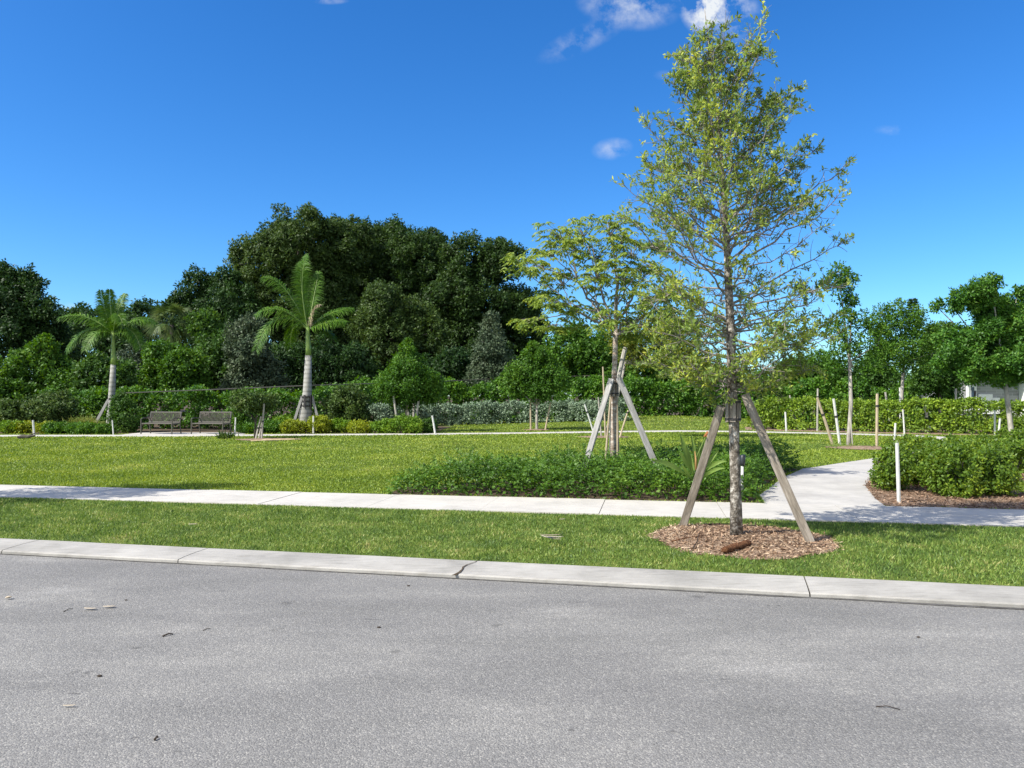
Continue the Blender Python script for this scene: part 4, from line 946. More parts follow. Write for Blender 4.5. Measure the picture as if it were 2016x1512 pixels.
tree_of('glossy_tree', 'big glossy dark green tree cut by the picture edge behind the clipped hedge', 'tree', 26, [(a, b, r * 1.28, rng.uniform(-30, 30)) for a, b, r in [(1858, 600, 8), (1875, 592, 12), (1895, 580, 13), (1915, 570, 15), (1935, 562, 12), (1950, 575, 13), (1910, 595, 14), (1935, 590, 15), (1880, 608, 8), (1960, 595, 13), (1978, 620, 13), (1995, 590, 9), (2003, 574, 7), (2008, 602, 13), (1990, 640, 17), (2015, 640, 17), (1955, 630, 15), (1935, 650, 15), (1910, 662, 15), (1890, 657, 13), (1870, 668, 12), (1925, 680, 17), (1960, 670, 19), (1995, 680, 19), (1880, 690, 15), (1855, 690, 11), (1900, 710, 17), (1935, 715, 19), (1970, 715, 19), (2010, 715, 19), (1865, 720, 13), (1890, 735, 13), (1925, 740, 13), (1960, 742, 13), (1995, 742, 15), (1845, 715, 9), (1948, 610, 13), (1975, 650, 15), (2030, 670, 22), (2035, 620, 18), (1955, 640, 24), (1925, 672, 24), (1982, 690, 28), (1940, 598, 18), (2000, 630, 26), (1965, 715, 26), (1900, 690, 22), (2010, 700, 26), (1970, 600, 15), (1990, 655, 24)]], 'glossy', .11, 1992, .085, 'bark_pale', loose=40, fork_py=742, cov=.52, rs=.42, jag=.4, fill=.3)
# distant feathery conifer
Y = 46.; c0 = at(1797, 800, Y); c0[2] = 0
t = thing('conifer_tree', 'small feathery conifer tip poking above the trees by the glossy one', 'tree', c0)
lv = Leaves(); b = MB(); b.tube([c0, at(1797, 586, Y)], [.12, .015], 7); b.obj('trunk', M['bark_dark'], t, c0, smooth=True)
for k in range(26):
    py = 592 + k * 5.2; r = (6 + k * 1.3) * Y / F
    for q in range(7):
        a = q * .9 + k * 2.1; m = 26; s = np.linspace(.1, 1, m); d = np.array([math.cos(a), math.sin(a), 0]); P = at(1797, py, Y) + d * (r * s)[:, None]; P[:, 2] += .12 * r * s
        lv.add(P, unit(d + rng.normal(size=(m, 3)) * .5 + [0, 0, .5]), rvec(m), .17, .05)
lv.obj('crown', M['dark'], t, c0)

# ------------------------------------------------------------------ hedges
def hedge(name, label, line, hw, h, L, mat, rs=.2, cov=.55, sway=.08, stem='bark_dark', dens=1.0, hfun=None, group=None, flat_top=True, aspect=.55):
    P = [np.array(p, float) for p in line]; base = np.array([P[0][0], P[0][1], 0]); t = thing(name, label, 'hedge', base, group)
    lv = Leaves(); st = MB(); segs = list(zip(P[:-1], P[1:]))
    for a, c in segs:
        d = c - a; ln = np.linalg.norm(d); d = d / ln; nrm = np.array([d[1], -d[0]])
        if nrm[1] > 0: nrm = -nrm                     # towards the road
        per = 2 * hw + 2 * h
        K = int(dens * ln * (h * 1.4 + 2 * hw) / (math.pi * rs * rs) * 1.35)
        for _ in range(K):
            s = rng.uniform(-.02, 1.02) * ln; u = rng.uniform(0, h * 1.4 + 2 * hw)
            hh = h * (1 + sway * math.sin(s * 2.1 + a[0]) + sway * .6 * math.sin(s * 5.7 + a[1]))
            q = a + d * s
            if hfun: hh *= hfun(q)
            if u < h: off, z, o = hw * rng.uniform(.82, 1.05), u / h * hh * .98 + .04, np.array([nrm[0], nrm[1], .15])
            elif u < h + 2 * hw: off, z, o = hw - (u - h), hh * rng.uniform(.93, 1.05), np.array([0, 0, 1.])
            else: off, z, o = -hw * rng.uniform(.85, 1.03), (u - h - 2 * hw) / (.4 * h) * hh, np.array([-nrm[0], -nrm[1], .1])
            cc = np.array([q[0] + nrm[0] * off, q[1] + nrm[1] * off, 0]); cc[2] = z + float(ground_h(cc[0], cc[1]))
            rr = rs * rng.uniform(.65, 1.25); cc[2] = max(cc[2] - rr * .5, rr * .7)
            clump(lv, cc, rr, o, int(cov * 4 * math.pi * rr * rr / (.5 * L * L * aspect)), L, L * aspect)
        Nf = int(ln * hw * 2 * h * 26 / (L * 8)); s = rng.random(Nf) * ln; o_ = rng.uniform(-.9, .9, Nf) * hw
        p = np.stack([a[0] + d[0] * s + nrm[0] * o_, a[1] + d[1] * s + nrm[1] * o_, rng.uniform(.08, .88, Nf) * h], 1); p[:, 2] += ground_h(p[:, 0], p[:, 1])
        lv.add(p, rvec(Nf), rvec(Nf), L * 1.8, L * 1.5)
        for k in range(int(ln / .45)):
            q = a + d * (k * .45 + rng.uniform(0, .3)); gz = float(ground_h(q[0], q[1]))
            for m in range(3):
                e = np.array([q[0] + rng.normal() * .18, q[1] + rng.normal() * .18, gz + h * .7]); st.tube([(q[0], q[1], gz - .05), ((q[0] + e[0]) / 2, (q[1] + e[1]) / 2 - .03, gz + h * .3), e], [.018, .013, .007], 4, cap=False)
    tag(st.obj('stem', M[stem], t, base), kind='stuff'); lv.obj('foliage', M[mat], t, base)
    return t
Ys = 40.5
hedge('hedge', 'clipped silver leaved hedge across the back of the lawn', [(wx(735, 37.5), 37.5), (wx(850, 40), 40), (wx(980, 41.2), 41.2), (wx(1120, 41.0), 41.0), (wx(1235, 40.2), 40.2)], .5, 1.05, .12, 'silverhedge', .17)
hedge('hedge', 'tall bright green hedge running behind the benches', [(wx(90, 37), 37), (wx(240, 36.5), 36.5), (wx(480, 36.5), 36.5), (wx(640, 37), 37)], .6, 1.75, .15, 'clusia', .22, sway=.07)
hedge('hedge', 'tall bright green hedge above and behind the silver hedge', [(wx(640, 39.5), 39.5), (wx(760, 42), 42), (wx(900, 44.5), 44.5), (wx(1060, 44.5), 44.5), (wx(1230, 44), 44)], .7, 2.15, .16, 'clusia', .24, sway=.09)
hedge('hedge', 'deep green glossy hedge on the berm behind the second staked tree', [(wx(1225, 43.5), 43.5), (wx(1350, 44.5), 44.5), (wx(1480, 44.5), 44.5)], 1.0, 1.95, .16, 'clusia', .25, sway=.10)
hedge('hedge', 'dark back hedge below the low trees beyond the yellow green one', [(wx(1480, 43), 43), (wx(1640, 42.5), 42.5), (wx(1880, 41), 41)], .8, 2.15, .16, 'clusia', .25, sway=.12)
hedge('hedge', 'long clipped yellow green hedge beside the far path', [(wx(1478, 35.6), 35.6), (wx(1560, 35.2), 35.2), (wx(1700, 33.6), 33.6), (wx(1850, 32.2), 32.2), (wx(2060, 31), 31)], .62, 1.32, .115, 'yellowhedge', .15, sway=.05)
# clipped hedge by the path: several bushes grown together
def bush(name, label, x, y, rx, ry, h, L, mat, rs=.11, cov=.5, cat='bush', dens=1.05, aspect=.55):
    c = np.array([x, y, 0.]); t = thing(name, label, cat, c); lv = Leaves(); K = int(dens * (2 * (rx + ry) * 2 * h + 4 * rx * ry) / (math.pi * rs * rs))
    n_ = 0
    while n_ < K:
        d = rvec(1)[0]
        if d[1] > .3 and rng.random() < .5: continue
        q = d / (np.sum(np.abs(d) ** 3.4) ** (1 / 3.4)); k = 1 + .10 * math.sin(3.1 * q[0] * rx / .3 + x) + .08 * math.sin(4.3 * q[2] + 5 * q[0] + y)
        p = c + np.array([q[0] * rx * k, q[1] * ry * k, h * (.52 + .48 * q[2] * k)]) * np.array([1, 1, 1]) * rng.uniform(.93, 1.03); p[:2] = c[:2] + (p[:2] - c[:2]); p = np.array([c[0] + q[0] * rx * k, c[1] + q[1] * ry * k, h * (.52 + .48 * q[2] * k)])
        rr = rs * rng.uniform(.6, 1.25); p[2] = max(p[2] - rr * .4, rr * .8); n_ += 1
        clump(lv, p, rr, d, int(cov * 4 * math.pi * rr * rr / (.5 * L * L * aspect)), L, L * aspect)
    Nf = int(rx * ry * h * 4 * 1500); p = c + np.stack([rng.uniform(-.85, .85, Nf) * rx, rng.uniform(-.85, .85, Nf) * ry, rng.uniform(.1, .88, Nf) * h], 1); lv.add(p, rvec(Nf), rvec(Nf), L * 1.6, L * 1.1)
    b = MB()
    for k in range(9):
        e = c + np.array([rng.uniform(-.7, .7) * rx, rng.uniform(-.6, .6) * ry, h * .75]); g = c + np.array([(e[0] - x) * .5, (e[1] - y) * .5, -.03]); b.tube([g, (g + e) / 2, e], [.014, .011, .006], 5, cap=False)
    b.obj('stem', M['bark_dark'], t, c); lv.obj('foliage', M[mat], t, c); return t
bush('clipped_bush', 'narrow clipped glossy bush at the bend of the path, beside the clean white pole', 6.36, 12.85, .20, .30, .70, .055, 'fronthedge', .13)
bush('clipped_bush', 'biggest clipped glossy bush bulging over the red mulch', 7.0, 12.12, .32, .36, .74, .055, 'fronthedge', .13)
bush('clipped_bush', 'clipped glossy bush ending the corner planting beside a patch of grass', 7.70, 12.3, .27, .36, .66, .055, 'fronthedge', .13)
bush('clipped_bush', 'shadowed clipped bush wedged between the two front ones and the rear row', 7.45, 13.1, .26, .28, .60, .055, 'fronthedge', .13)
bush('clipped_bush', 'clipped bush in the rear row nearest the path', 7.0, 13.75, .38, .40, .64, .058, 'fronthedge', .14)
bush('clipped_bush', 'clipped bush midway in the rear row behind the front ones', 7.95, 13.85, .42, .40, .70, .058, 'fronthedge', .14)
bush('clipped_bush', 'clipped bush at the end of the rear row, before the shaded planting', 8.85, 14.4, .44, .42, .68, .058, 'fronthedge', .14)
hedge('hedge', 'broad lower hedge stretching away under the big glossy tree', [(9.2, 17.3), (10.6, 17.6), (12.6, 17.6), (14.5, 17.8)], 1.2, .60, .07, 'fronthedge', .14, sway=.14)
hedge('hedge', 'shadowed hedge end at the picture edge behind the rear row of bushes', [(9.8, 15.2), (10.6, 15.3), (11.5, 15.4)], .55, .66, .064, 'fronthedge', .13, sway=.12)

# ------------------------------------------------------------------ shrubs
def shrub(name, label, px, py_base, Y, rpx, hpx, mat, L, group=None, cov=.55, loose=0, stems=0, lift=0.0, aspect=.5):
    c = np.array([wx(px, Y), Y, 0.]); r = rpx * Y / F; h = hpx * Y / F; z0 = max(0.0, wz(py_base, Y)) if lift else 0.0
    t = thing(name, label, 'shrub', c, group); lv = Leaves()
    for k in range(4):
        o = np.array([rng.uniform(-.45, .45) * r, rng.uniform(-.4, .4) * r, z0 + (h) * (.48 + .06 * k)])
        blob_leaves(lv, c + o, (r * .68, r * .6, h * .5), L, L * aspect, cov, .3, .5, .35)
    if loose:
        d = rvec(loose); d[:, 2] = np.abs(d[:, 2]); p = c + d * np.array([r, r, h]) * rng.uniform(.9, 1.2, loose)[:, None] + [0, 0, z0 * .6]; lv.add(p, unit(d + rvec(loose) * .5), rvec(loose), L, L * aspect)
    b = MB()
    for k in range(stems or 5):
        e = c + np.array([rng.normal() * r * .5, rng.normal() * r * .4, z0 + h * .6])
        if lift: k0 = c + np.array([rng.normal() * .02, 0, z0 * .72]); b.tube([c + [.02 * k - .06, 0, 0], k0, (k0 + e) / 2 + [0, 0, -.12 * h], e], [.022, .02, .016, .008], 5, cap=False); continue
        b.tube([c + [rng.normal() * .06, rng.normal() * .06, 0], (c + e) / 2 + [0, 0, -.06 * h], e], [.03, .022, .01], 5, cap=False)
    b.obj('stem', M['bark_dark'], t, c); lv.obj('foliage', M[mat], t, c)
    return t
MGp = 'low mounds along the far bed'
shrub('shrub', 'round dark shrub on bare stems between the dark log and the smaller palm', 98, 842, 34, 52, 62, 'brownish', .13, stems=9)
shrub('shrub', 'dull green shrub cut by the picture edge behind the lime mounds', 12, 848, 33.5, 34, 52, 'brownish', .13)
shrub('shrub', 'airy green bush leaning on the smaller palm beside the first bench', 248, 856, 32.6, 27, 64, 'mid', .11, loose=150)
shrub('shrub', 'upright yellowish green bush at the end of the second bench', 474, 856, 32.6, 17, 70, 'bright', .11, loose=100)
shrub('umbrella_topiary', 'umbrella shaped brownish topiary held up on crossing stakes', 503, 812, 28.2, 42, 34, 'brownish', .10, lift=1, stems=4, cov=.35)
shrub('shrub', 'brownish green twiggy shrub between the bigger palm and the pointed tree', 690, 845, 34.5, 50, 72, 'brownish', .13, loose=150)
for (lab, px, rp, hp, m, Y) in [
    ('lime mound at the picture edge, first in the far bed', 14, 22, 22, 'mound', 31.6), ('bright lime mound beside the white pole past the dark log', 45, 20, 22, 'lime', 31.8),
    ('lime mound touching the base of the round dark shrub', 92, 16, 18, 'lime', 31.8), ('green mound in front of the round dark shrub', 122, 26, 22, 'lowgreen', 31.6),
    ('low spreading green mound before the wispy grass', 160, 30, 20, 'lowgreen', 31.4), ('low green mound right at the foot of the smaller palm', 200, 22, 18, 'lowgreen', 31.3),
    ('dark low spreading mound next to the topiary post', 490, 28, 16, 'lowgreen', 32.0), ('low spreading mound left of the bigger palm brace foot', 535, 28, 20, 'lowgreen', 32.2),
    ('fresh green mound behind the spreading ones by the bigger palm', 556, 24, 28, 'mound', 33.0), ('lime mound hiding the bigger palm base', 580, 20, 22, 'lime', 31.8),
    ('largest lime mound just past the bigger palm base', 622, 27, 30, 'lime', 32.0), ('duller green mound between two lime ones', 662, 24, 24, 'mound', 32.6),
    ('flat lime mound standing apart on bare mulch', 703, 24, 22, 'lime', 32.0), ('green mound nearest the slanting stake of the pointed tree', 759, 24, 25, 'mound', 32.0),
    ('green mound between the two slanting stakes of the pointed tree', 801, 22, 28, 'mound', 31.8), ('dark mound last in the row at the lawn corner', 842, 15, 25, 'mid', 32.2)]:
    shrub('shrub', lab, px, 858, Y, rp * rng.uniform(1.05, 1.4), hp * rng.uniform(.8, 1.05), m, .09, MGp, .42, 90)
# wispy grass tuft
c = np.array([wx(165, 32.6), 32.6, 0]); lv = Leaves(); Nn = 900; a = unit(rng.normal(size=(Nn, 3)) * np.array([.8, .8, .2]) + [0, 0, .9])
lv.add(c + rng.normal(size=(Nn, 3)) * np.array([.22, .15, .02]) + [0, 0, .2], a, rvec(Nn), rng.uniform(.4, .95, Nn), .02, droop=.3)
tag(lv.obj('ornamental_grass', M['wisp'], None, tuple(c)), 'wispy pale ornamental grass tuft before the smaller palm brace', 'ornamental grass')
c = gp(1640, 880); lv = Leaves(); Nn = 500; a = unit(rng.normal(size=(Nn, 3)) * np.array([1.2, .8, .2]) + [0, 0, .5])
lv.add(c + rng.normal(size=(Nn, 3)) * np.array([.5, .3, .02]), a, rvec(Nn), rng.uniform(.15, .4, Nn), .014, droop=.3)
tag(lv.obj('weed_tuft', M['strap'], None, tuple(c)), 'straggly green weeds at the feet of the slanting stakes on the far mulch ring', 'weeds', kind='stuff')
c = gp(442, 864); lv = Leaves(); Nn = 120; a = unit(rng.normal(size=(Nn, 3)) * np.array([.7, .7, .2]) + [0, 0, .9])
lv.add(c + rng.normal(size=(Nn, 3)) * np.array([.12, .1, .02]), a, rvec(Nn), rng.uniform(.15, .42, Nn), .05, droop=.1)
tag(lv.obj('weed_tuft', M['brownish'], None, tuple(c)), 'scraggly little plant in front of the second bench', 'weeds', kind='stuff')

# ------------------------------------------------------------------ palms
def royal_palm(label, px, Y, trunk, shaft, fronds, brace_feet, brace_top, blab):
    base = np.array([wx(px, Y), Y, 0]); t = thing('royal_palm', label, 'palm tree', base)
    def col(prof, name, mat, n=16):
        b = MB(); pts = []; rd = []
        for (x, y, w) in prof: pts.append(at(x, y, Y)); rd.append(w * Y / F / 2)
        b.tube(pts, rd, n); return b.obj(name, mat, t, base, smooth=True)
    tr0 = list(trunk); col(tr0, 'trunk', M['palmtrunk'])
    col(shaft, 'crownshaft', M['shaft'])
    cx, cy = shaft[-1][0], shaft[-1][1]
    for (mx, my, tx, ty, dy, LL, mt) in fronds:
        p0 = at(cx, cy + 4, Y); p1 = at(mx, my, Y); p2 = at(tx, ty, Y); p1[1] += dy * .5; p2[1] += dy
        n = 64; pts = bez(p0, p1 * 1.35 - (p0 + p2) * .175, p2, n); b = MB(); b.tube(pts[::3], np.linspace(.028, .005, len(pts[::3])), 5, cap=False)
        tg = unit(np.gradient(pts, axis=0)); lv = Leaves(); s = np.linspace(0, 1, n)
        prof = .84 * LL * np.sin(np.pi * np.clip(.14 + s * .80, 0, 1)) ** .55
        for sg in (-1, 1):
            for row in range(2):
                sd = unit(np.cross(tg, np.array([.15, -.35, 1.])))
                a = unit(sd * sg * (1.0 if row else .8) + tg * .55 + np.array([0, 0, .40 if row == 0 else -.05]) + rng.normal(size=(n, 3)) * .13)
                k = s > .06
                lv.add(pts[k], a[k], unit(np.cross(a, tg) * sg + rng.normal(size=(n, 3)) * .15)[k], (prof * rng.uniform(.85, 1.1, n))[k], .036, mid=.35, droop=.42)
        fr = lv.obj('frond', M[mt], t, base); b.obj('rachis', M['shaft'], fr, base, smooth=True)
    bt = thing('palm_brace', blab, 'tree brace', base)
    tops = brace_top
    for (f0, tp_) in zip(brace_feet, tops): plank('prop', at(f0[0], f0[1], Y + f0[2]), at(tp_[0], tp_[1], Y + tp_[2]), .11, .045, M['timber_pale'], bt, base, (0, -1, 0), 0)
    zc = at(tops[0][0] * .5 + tops[1][0] * .5, tops[0][1] + 10, Y); rb = trunk[2][2] * Y / F / 2 * 1.03
    for dz in (-.2, 0, .2):
        b = MB(); q = 20
        b.tube([zc + [0, 0, dz - .025], zc + [0, 0, dz + .025]], rb * 1.12, 18, cap=False); b.tube([zc + [0, 0, dz + .025], zc + [0, 0, dz + .026]], rb * 1.12, 18)
        b.obj('band', M['strapmat'], bt, base)
    for k in range(6):
        a = k * 1.047 + .4; cc = zc + np.array([math.cos(a) * rb * 1.16, math.sin(a) * rb * 1.16, 0]); plank('batten', cc - [0, 0, .28], cc + [0, 0, .28], .09, .03, M['strapmat'], bt, base, (math.cos(a), math.sin(a), 0), 0)
    return t
def palm_trunk_mat():
    m, nt, out = mat_new('ringed palm trunk'); L = nt.links.new; tc = N_(nt, 'ShaderNodeTexCoord')
    wv = N_(nt, 'ShaderNodeTexWave', bands_direction='Z'); wv.inputs['Scale'].default_value = 1.6; wv.inputs['Distortion'].default_value = .6; wv.inputs['Detail'].default_value = 2
    L(tc.outputs['Object'], wv.inputs[0]); no = N_(nt, 'ShaderNodeTexNoise'); no.inputs['Scale'].default_value = 3; no.inputs['Detail'].default_value = 6; L(tc.outputs['Object'], no.inputs[0])
    r = ramp(nt, alb([(0, (.15, .145, .125)), (.10, (.205, .20, .18)), (1, (.25, .245, .225))])); L(wv.outputs['Fac'], r.inputs[0])
    r2 = ramp(nt, [(.3, (.75, .75, .73)), (.7, (1.1, 1.1, 1.08))]); L(no.outputs['Fac'], r2.inputs[0])
    mm = N_(nt, 'ShaderNodeMix', data_type='RGBA', blend_type='MULTIPLY'); mm.inputs[0].default_value = 1; L(r.outputs[0], mm.inputs[6]); L(r2.outputs[0], mm.inputs[7])
    p = N_(nt, 'ShaderNodeBsdfPrincipled'); p.inputs['Roughness'].default_value = .8; L(mm.outputs[2], p.inputs['Base Color']); L(p.outputs[0], out.inputs[0]); return m
M['palmtrunk'] = palm_trunk_mat()
royal_palm('smaller royal palm with a pale ringed trunk before the bright bushy tree', 220, 33, [(216, 853, 17), (217, 835, 15), (219, 800, 13), (221, 760, 12), (223, 718, 9.5)],
    [(223, 719, 9.5), (223.5, 705, 9), (223, 675, 7), (223, 655, 7)],
    [(208, 610, 203, 574, -.2, .55, 'frond'), (228, 605, 237, 577, .4, .55, 'frond'), (218, 600, 218, 572, -.1, .5, 'frond'), (178, 618, 128, 628, -.4, .62, 'frond'), (175, 640, 140, 690, -.3, .62, 'frond'), (265, 622, 302, 636, .2, .6, 'frond'), (262, 640, 283, 686, -.3, .6, 'frond'), (200, 650, 190, 692, -.9, .5, 'frond'), (245, 655, 250, 690, .8, .5, 'frond'), (190, 615, 165, 640, .9, .55, 'frond'), (240, 612, 262, 640, -.9, .55, 'frond')],
    [(180, 848, -.2), (226, 850, 1.0), (212, 850, -.5)], [(214, 786, -.1), (229, 786, .1), (217, 788, -.2)], 'timber props and dark bands around the smaller royal palm')
royal_palm('bigger royal palm with a swollen grey trunk and one pale drooping frond', 602, 34, [(599, 851, 29), (600, 838, 28), (603, 800, 21), (605, 770, 17), (607, 700, 12)],
    [(607, 701, 11.5), (607, 685, 11), (606, 665, 8.5), (606, 645, 8)],
    [(592, 560, 607, 505, -.3, .75, 'frond'), (560, 555, 517, 546, .1, .72, 'frond'), (556, 600, 512, 622, -.5, .72, 'frond'), (545, 612, 513, 690, -.6, .75, 'frond'), (650, 610, 692, 606, .4, .66, 'frond'), (655, 630, 684, 636, -.3, .66, 'frond'), (585, 540, 592, 512, .5, .65, 'frond'), (618, 606, 634, 603, -.35, .34, 'dryfrond'), (570, 630, 560, 680, .9, .6, 'frond'), (640, 645, 655, 668, .8, .6, 'frond'), (615, 575, 618, 530, .8, .62, 'frond')],
    [(574, 846, -.3), (632, 846, -.1), (610, 848, .9)], [(595, 780, -.15), (614, 780, -.1), (606, 784, .3)], 'pale timber props and black bands around the bigger royal palm')
# fan palm
Y = 49.; base = np.array([wx(335, Y), Y, 0]); t = thing('fan_palm', 'shaggy fan palm half hidden in the wood between both royal palms', 'palm tree', base)
b = MB(); b.tube([base, at(336, 700, Y), at(336, 640, Y)], [.22, .2, .2], 10); b.obj('trunk', M['bark_dark'], t, base, smooth=True)
ctr = at(336, 632, Y)
for k in range(34):
    d = rvec(1)[0]; d[2] = d[2] * .9 + .05; d = unit(d); dead = d[2] < -.7
    e = ctr + d * rng.uniform(.6, 1.0); n = 24; sd = unit(np.cross(d, rvec(1)[0])); an = np.linspace(-1.5, 1.5, n)
    a = unit(d * np.cos(an)[:, None] + sd * np.sin(an)[:, None] + np.array([0, 0, -.25])); lv = Leaves()
    nn = np.cross(d, sd) * np.ones((n, 1)); lv.add(np.repeat(e[None], n, 0), a, nn, rng.uniform(.6, .95, n), .06, mid=.4, droop=.35 if not dead else .8)
    fr = lv.obj('frond', M['sabal'], t, base); b = MB(); b.tube([ctr, e], .02, 4, cap=False); b.obj('stalk', M['sabal'], fr, base)

# ------------------------------------------------------------------ benches
def bench(label, px, Y):
    base = np.array([wx(px, Y), Y, .018]); t = thing('park_bench', label, 'bench', base, 'benches on the concrete pad'); W = 1.44
    def P(b, name, mat='bench'): o = b.obj(name, M[mat], t, (0, 0, 0), bevel=.004); return o
    b = MB()
    for k in range(9): b.box((0, -.02 - k * .052 + .2, .43), (W, .042, .03))
    P(b, 'seat')
    b = MB(); n = 24
    for k in range(n):
        x = -W / 2 + .05 + (W - .1) * k / (n - 1); b.tube([(x, .24, .46), (x, .36, .86)], .016, 4)
    b.tube([(-W / 2, .365, .875), (W / 2, .365, .875)], .026, 6); b.tube([(-W / 2, .245, .47), (W / 2, .245, .47)], .024, 6)
    P(b, 'backrest')
    for sx in (-1, 1):
        x = sx * (W / 2 - .01)
        b = MB(); b.tube([(x, -.26, 0), (x, -.25, .43), (x, -.25, .62)], .027, 6); P(b, 'leg', 'benchframe')
        b = MB(); b.tube([(x, .33, 0), (x, .25, .42), (x, .365, .87)], .027, 6); P(b, 'leg', 'benchframe')
        b = MB(); b.tube([(x, -.25, .61), (x, -.1, .65), (x, .1, .65), (x, .29, .63)], .022, 6); b.tube([(x, -.25, .40), (x, .25, .42)], .022, 6); P(b, 'armrest', 'benchframe')
    return t
for lab, px in (('slatted grey brown bench next to the airy bush by the smaller palm', 316), ('slatted grey brown bench standing nearer the umbrella topiary', 415)):
    o = bench(lab, px, 31.15); o.rotation_euler = (0, 0, math.radians(-12))

# ------------------------------------------------------------------ cable, debris, edging, house
t = thing('wire_fence', 'thin wire fence line running above the tall hedges', 'fence', (wx(240, 35.6), 35.6, 0))
b = MB(); base = tuple(t.location)
pl = [at(240, 774, 35.6), at(420, 767, 35.5), at(610, 759, 35.8), at(840, 752, 41), at(1000, 745, 45.8), at(1180, 739, 45.6), at(1450, 741, 46), at(1740, 741, 44)]
b.tube(pl, .026, 5); b.obj('wire', M['benchframe'], t, base)
for i in (0, 2, 3, 5, 6, 7):
    p = pl[i]; g = p.copy(); g[2] = float(ground_h(p[0], p[1])) - .1; b = MB(); b.tube([g, p], .03, 6); b.obj('post', M['black'], t, base)
b = MB(); c = gp(50, 864); b.tube([c + [-.28, 0, .06], c + [-.1, .02, .08], c + [.12, 0, .08], c + [.34, .03, .12]], [.05, .075, .06, .03], 8); b.tube([c + [.1, 0, .1], c + [.3, .05, .2], c + [.5, .02, .18]], [.03, .02, .01], 5)
tag(b.obj('log', M['bark_dark'], loc=c), 'dark broken branch lying at the far lawn edge by the lime mounds', 'log')
b = MB(); pts = [gp(x, y) + [0, 0, .02] for x, y in [(494, 870), (520, 869), (550, 868), (580, 867), (588, 866)]]; b.tube(pts, [.03, .05, .05, .045, .03], 6)
tag(b.obj('edging_strip', M['edge'], loc=pts[0]), 'tan curved edging strip on the grass in front of the topiary mulch', 'edging')
Y = 58.; hx = wx(1900, Y); base = np.array([hx, Y, 0]); t = thing('house', 'grey block house half built, glimpsed under the big glossy tree', 'house', base)
def hp(b, px0, px1, py0, py1, y, d):
    x0, x1, z0, z1 = wx(px0, Y), wx(px1, Y), wz(py1, Y), wz(py0, Y); b.box(((x0 + x1) / 2, y + d / 2, (z0 + z1) / 2), (x1 - x0, d, z1 - z0))
b = MB(); hp(b, 1893, 2005, 742, 822, Y, 6); b.obj('wall', M['block'], t, base)
b = MB(); hp(b, 2006, 2200, 742, 822, Y - .6, 6.6); b.obj('wall', M['white'], t, base)
b = MB(); hp(b, 1925, 1952, 776, 815, Y - .15, .14); hp(b, 1953, 1966, 783, 815, Y - .15, .14); b.obj('patch_panel', M['white'], t, base)
b = MB(); hp(b, 1902, 1921, 752, 815, Y - .12, .11); w = b.obj('window', M['white'], t, base)
b = MB(); hp(b, 1910, 1916, 762, 790, Y - .14, .015); b.obj('pane', M['glass'], w, base)
b = MB(); hp(b, 1901, 1905, 745, 815, Y - .2, .07); b.obj('post', M['white'], t, base)
b = MB(); z0 = wz(742, Y); x0, x1 = wx(1885, Y), wx(2210, Y)
b.add([(x0, Y - 1.1, z0), (x1, Y - 1.1, z0), (x1, Y + 7, z0), (x0, Y + 7, z0), (x0 + 2, Y + 3, z0 + 1.3), (x1, Y + 3, z0 + 1.3)], [(0, 1, 2, 3), (0, 4, 5, 1), (3, 2, 5, 4), (0, 3, 4), (1, 5, 2)]); b.obj('roof', M['rooft'], t, base)

# ------------------------------------------------------------------ sun, sky, camera
EL, AZ = math.radians(44), math.radians(27)          # light travels to the right and away
d = Vector((math.cos(AZ) * math.cos(EL), math.sin(AZ) * math.cos(EL), -math.sin(EL)))
sl = bpy.data.lights.new('sun', 'SUN'); sl.energy = 4.3; sl.angle = math.radians(.53); sl.color = (1, .955, .88)
so = bpy.data.objects.new('sun', sl); C.objects.link(so); so.rotation_euler = d.to_track_quat('-Z', 'Y').to_euler(); so.location = (-20, -10, 25)
W = bpy.data.worlds.new('World'); S.world = W; W.use_nodes = True; nt = W.node_tree; nt.nodes.clear(); L = nt.links.new
sky = N_(nt, 'ShaderNodeTexSky', sky_type='NISHITA', sun_disc=False); sky.sun_elevation = EL; sky.sun_rotation = math.atan2(-d.x, -d.y)
sky.air_density = 1.0; sky.dust_density = .15; sky.ozone_density = 3.5; sky.altitude = 0
hs = N_(nt, 'ShaderNodeHueSaturation'); hs.inputs['Saturation'].default_value = 1.28; L(sky.outputs[0], hs.inputs['Color'])
mu = N_(nt, 'ShaderNodeMix', data_type='RGBA', blend_type='MULTIPLY'); mu.inputs[0].default_value = 1; L(hs.outputs[0], mu.inputs[6]); mu.inputs[7].default_value = (.56, .825, 1.06, 1)
tc = N_(nt, 'ShaderNodeTexCoord'); sx = N_(nt, 'ShaderNodeSeparateXYZ'); L(tc.outputs['Generated'], sx.inputs[0])
def mth(op, a, b_=None, c=None):
    n = N_(nt, 'ShaderNodeMath', operation=op)
    for i, v in enumerate((a, b_, c)):
        if v is None: continue
        if isinstance(v, (int, float)): n.inputs[i].default_value = v
        else: L(v, n.inputs[i])
    return n.outputs[0]
u = mth('DIVIDE', sx.outputs[0], sx.outputs[1]); v = mth('DIVIDE', sx.outputs[2], sx.outputs[1])
cb = N_(nt, 'ShaderNodeCombineXYZ'); L(u, cb.inputs[0]); L(v, cb.inputs[1])
no = N_(nt, 'ShaderNodeTexNoise'); no.inputs['Scale'].default_value = 22; no.inputs['Detail'].default_value = 9; no.inputs['Roughness'].default_value = .62; no.inputs['Distortion'].default_value = .12; L(cb.outputs[0], no.inputs['Vector'])
fb = mth('MULTIPLY_ADD', no.outputs['Fac'], 3.2, -1.35)
tot = None
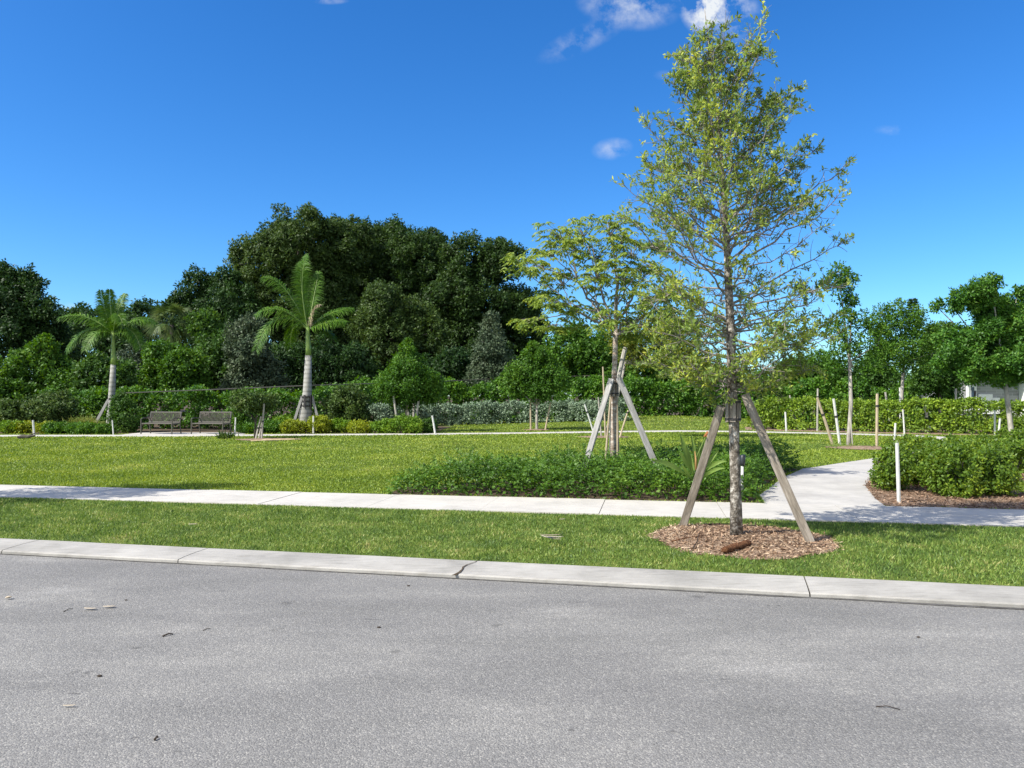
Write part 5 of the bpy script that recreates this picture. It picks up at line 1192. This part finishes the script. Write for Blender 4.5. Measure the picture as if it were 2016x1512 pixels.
for (px, py, rx, ry, rot, k) in [(1240, 2, 115, 62, -.1, .85), (1385, 8, 52, 66, 0, 2.6), (1440, 25, 62, 66, .3, 1.0), (1150, 75, 110, 30, .45, .42), (1205, 293, 44, 24, .15, .55), (1310, 148, 26, 12, 0, .15), (1755, 256, 40, 12, 0, .28), (118, 606, 40, 14, 0, .8), (365, 590, 26, 22, 0, .9), (650, 2, 40, 8, 0, .4)]:
    u0, v0, a, b_ = (px - CX) / F, (HZ - py) / F, rx / F, ry / F
    du = mth('SUBTRACT', u, u0); dv = mth('SUBTRACT', v, v0); cr_, sr_ = math.cos(rot), math.sin(rot)
    p = mth('ADD', mth('MULTIPLY', du, cr_ / a), mth('MULTIPLY', dv, sr_ / a)); q = mth('ADD', mth('MULTIPLY', dv, cr_ / b_), mth('MULTIPLY', du, -sr_ / b_))
    e = mth('SUBTRACT', 1.0, mth('ADD', mth('MULTIPLY', p, p), mth('MULTIPLY', q, q)))
    e = mth('MAXIMUM', e, 0.0); e = mth('MULTIPLY', mth('MULTIPLY', mth('POWER', e, 1.3), k), mth('MAXIMUM', fb, .0))
    tot = e if tot is None else mth('ADD', tot, e)
tot = mth('MINIMUM', tot, .95)
mx = N_(nt, 'ShaderNodeMix', data_type='RGBA'); L(tot, mx.inputs[0]); L(mu.outputs[2], mx.inputs[6]); mx.inputs[7].default_value = (4.9, 5.1, 5.25, 1)
bg = N_(nt, 'ShaderNodeBackground'); bg.inputs[1].default_value = .10; 
# added white clouds behind the viewer and added sun-side glow, both to whiten shadows
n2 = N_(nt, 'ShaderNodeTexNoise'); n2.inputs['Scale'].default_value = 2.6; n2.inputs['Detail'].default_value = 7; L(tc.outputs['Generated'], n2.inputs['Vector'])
fill_clouds = mth('MINIMUM', mth('MAXIMUM', mth('MULTIPLY', mth('SUBTRACT', n2.outputs['Fac'], .44), 7.0), 0.0), 1.0)
fill_clouds = mth('MULTIPLY', fill_clouds, mth('MINIMUM', mth('MAXIMUM', mth('MULTIPLY_ADD', sx.outputs[1], -2.2, .1), 0.0), 1.0))
fill_clouds = mth('MULTIPLY', fill_clouds, mth('MINIMUM', mth('MAXIMUM', mth('MULTIPLY', sx.outputs[2], 8.0), 0.0), 1.0))
m3 = N_(nt, 'ShaderNodeMix', data_type='RGBA'); L(fill_clouds, m3.inputs[0]); L(mx.outputs[2], m3.inputs[6]); m3.inputs[7].default_value = (7.2, 7.0, 6.7, 1)
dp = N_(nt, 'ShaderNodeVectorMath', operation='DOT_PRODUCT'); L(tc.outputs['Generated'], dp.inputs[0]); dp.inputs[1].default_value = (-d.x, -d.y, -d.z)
fill_glow = mth('POWER', mth('MAXIMUM', dp.outputs['Value'], 0.0), 5.0)
m4 = N_(nt, 'ShaderNodeMix', data_type='RGBA', blend_type='ADD'); L(fill_glow, m4.inputs[0]); L(m3.outputs[2], m4.inputs[6]); m4.inputs[7].default_value = (5.0, 4.7, 4.2, 1)
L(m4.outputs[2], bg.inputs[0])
wo = N_(nt, 'ShaderNodeOutputWorld'); L(bg.outputs[0], wo.inputs[0])

cam = bpy.data.cameras.new('camera'); cam.sensor_width = 36; cam.lens = 36 * F / 2016; cam.shift_y = (HZ - 756) / 2016; cam.clip_end = 4000; cam.clip_start = .05
co = bpy.data.objects.new('camera', cam); C.objects.link(co); co.location = (0, 0, CH); co.rotation_euler = (math.pi / 2, 0, 0); S.camera = co
vs = S.view_settings; S.display_settings.display_device = 'sRGB'; vs.view_transform = 'Standard'; vs.look = 'None'; vs.gamma = 1; vs.exposure = .88; vs.use_curve_mapping = False
cy = S.cycles; cy.max_bounces = 6; cy.diffuse_bounces = 3; cy.glossy_bounces = 2; cy.transmission_bounces = 3; cy.transparent_max_bounces = 4; cy.caustics_reflective = False; cy.caustics_refractive = False
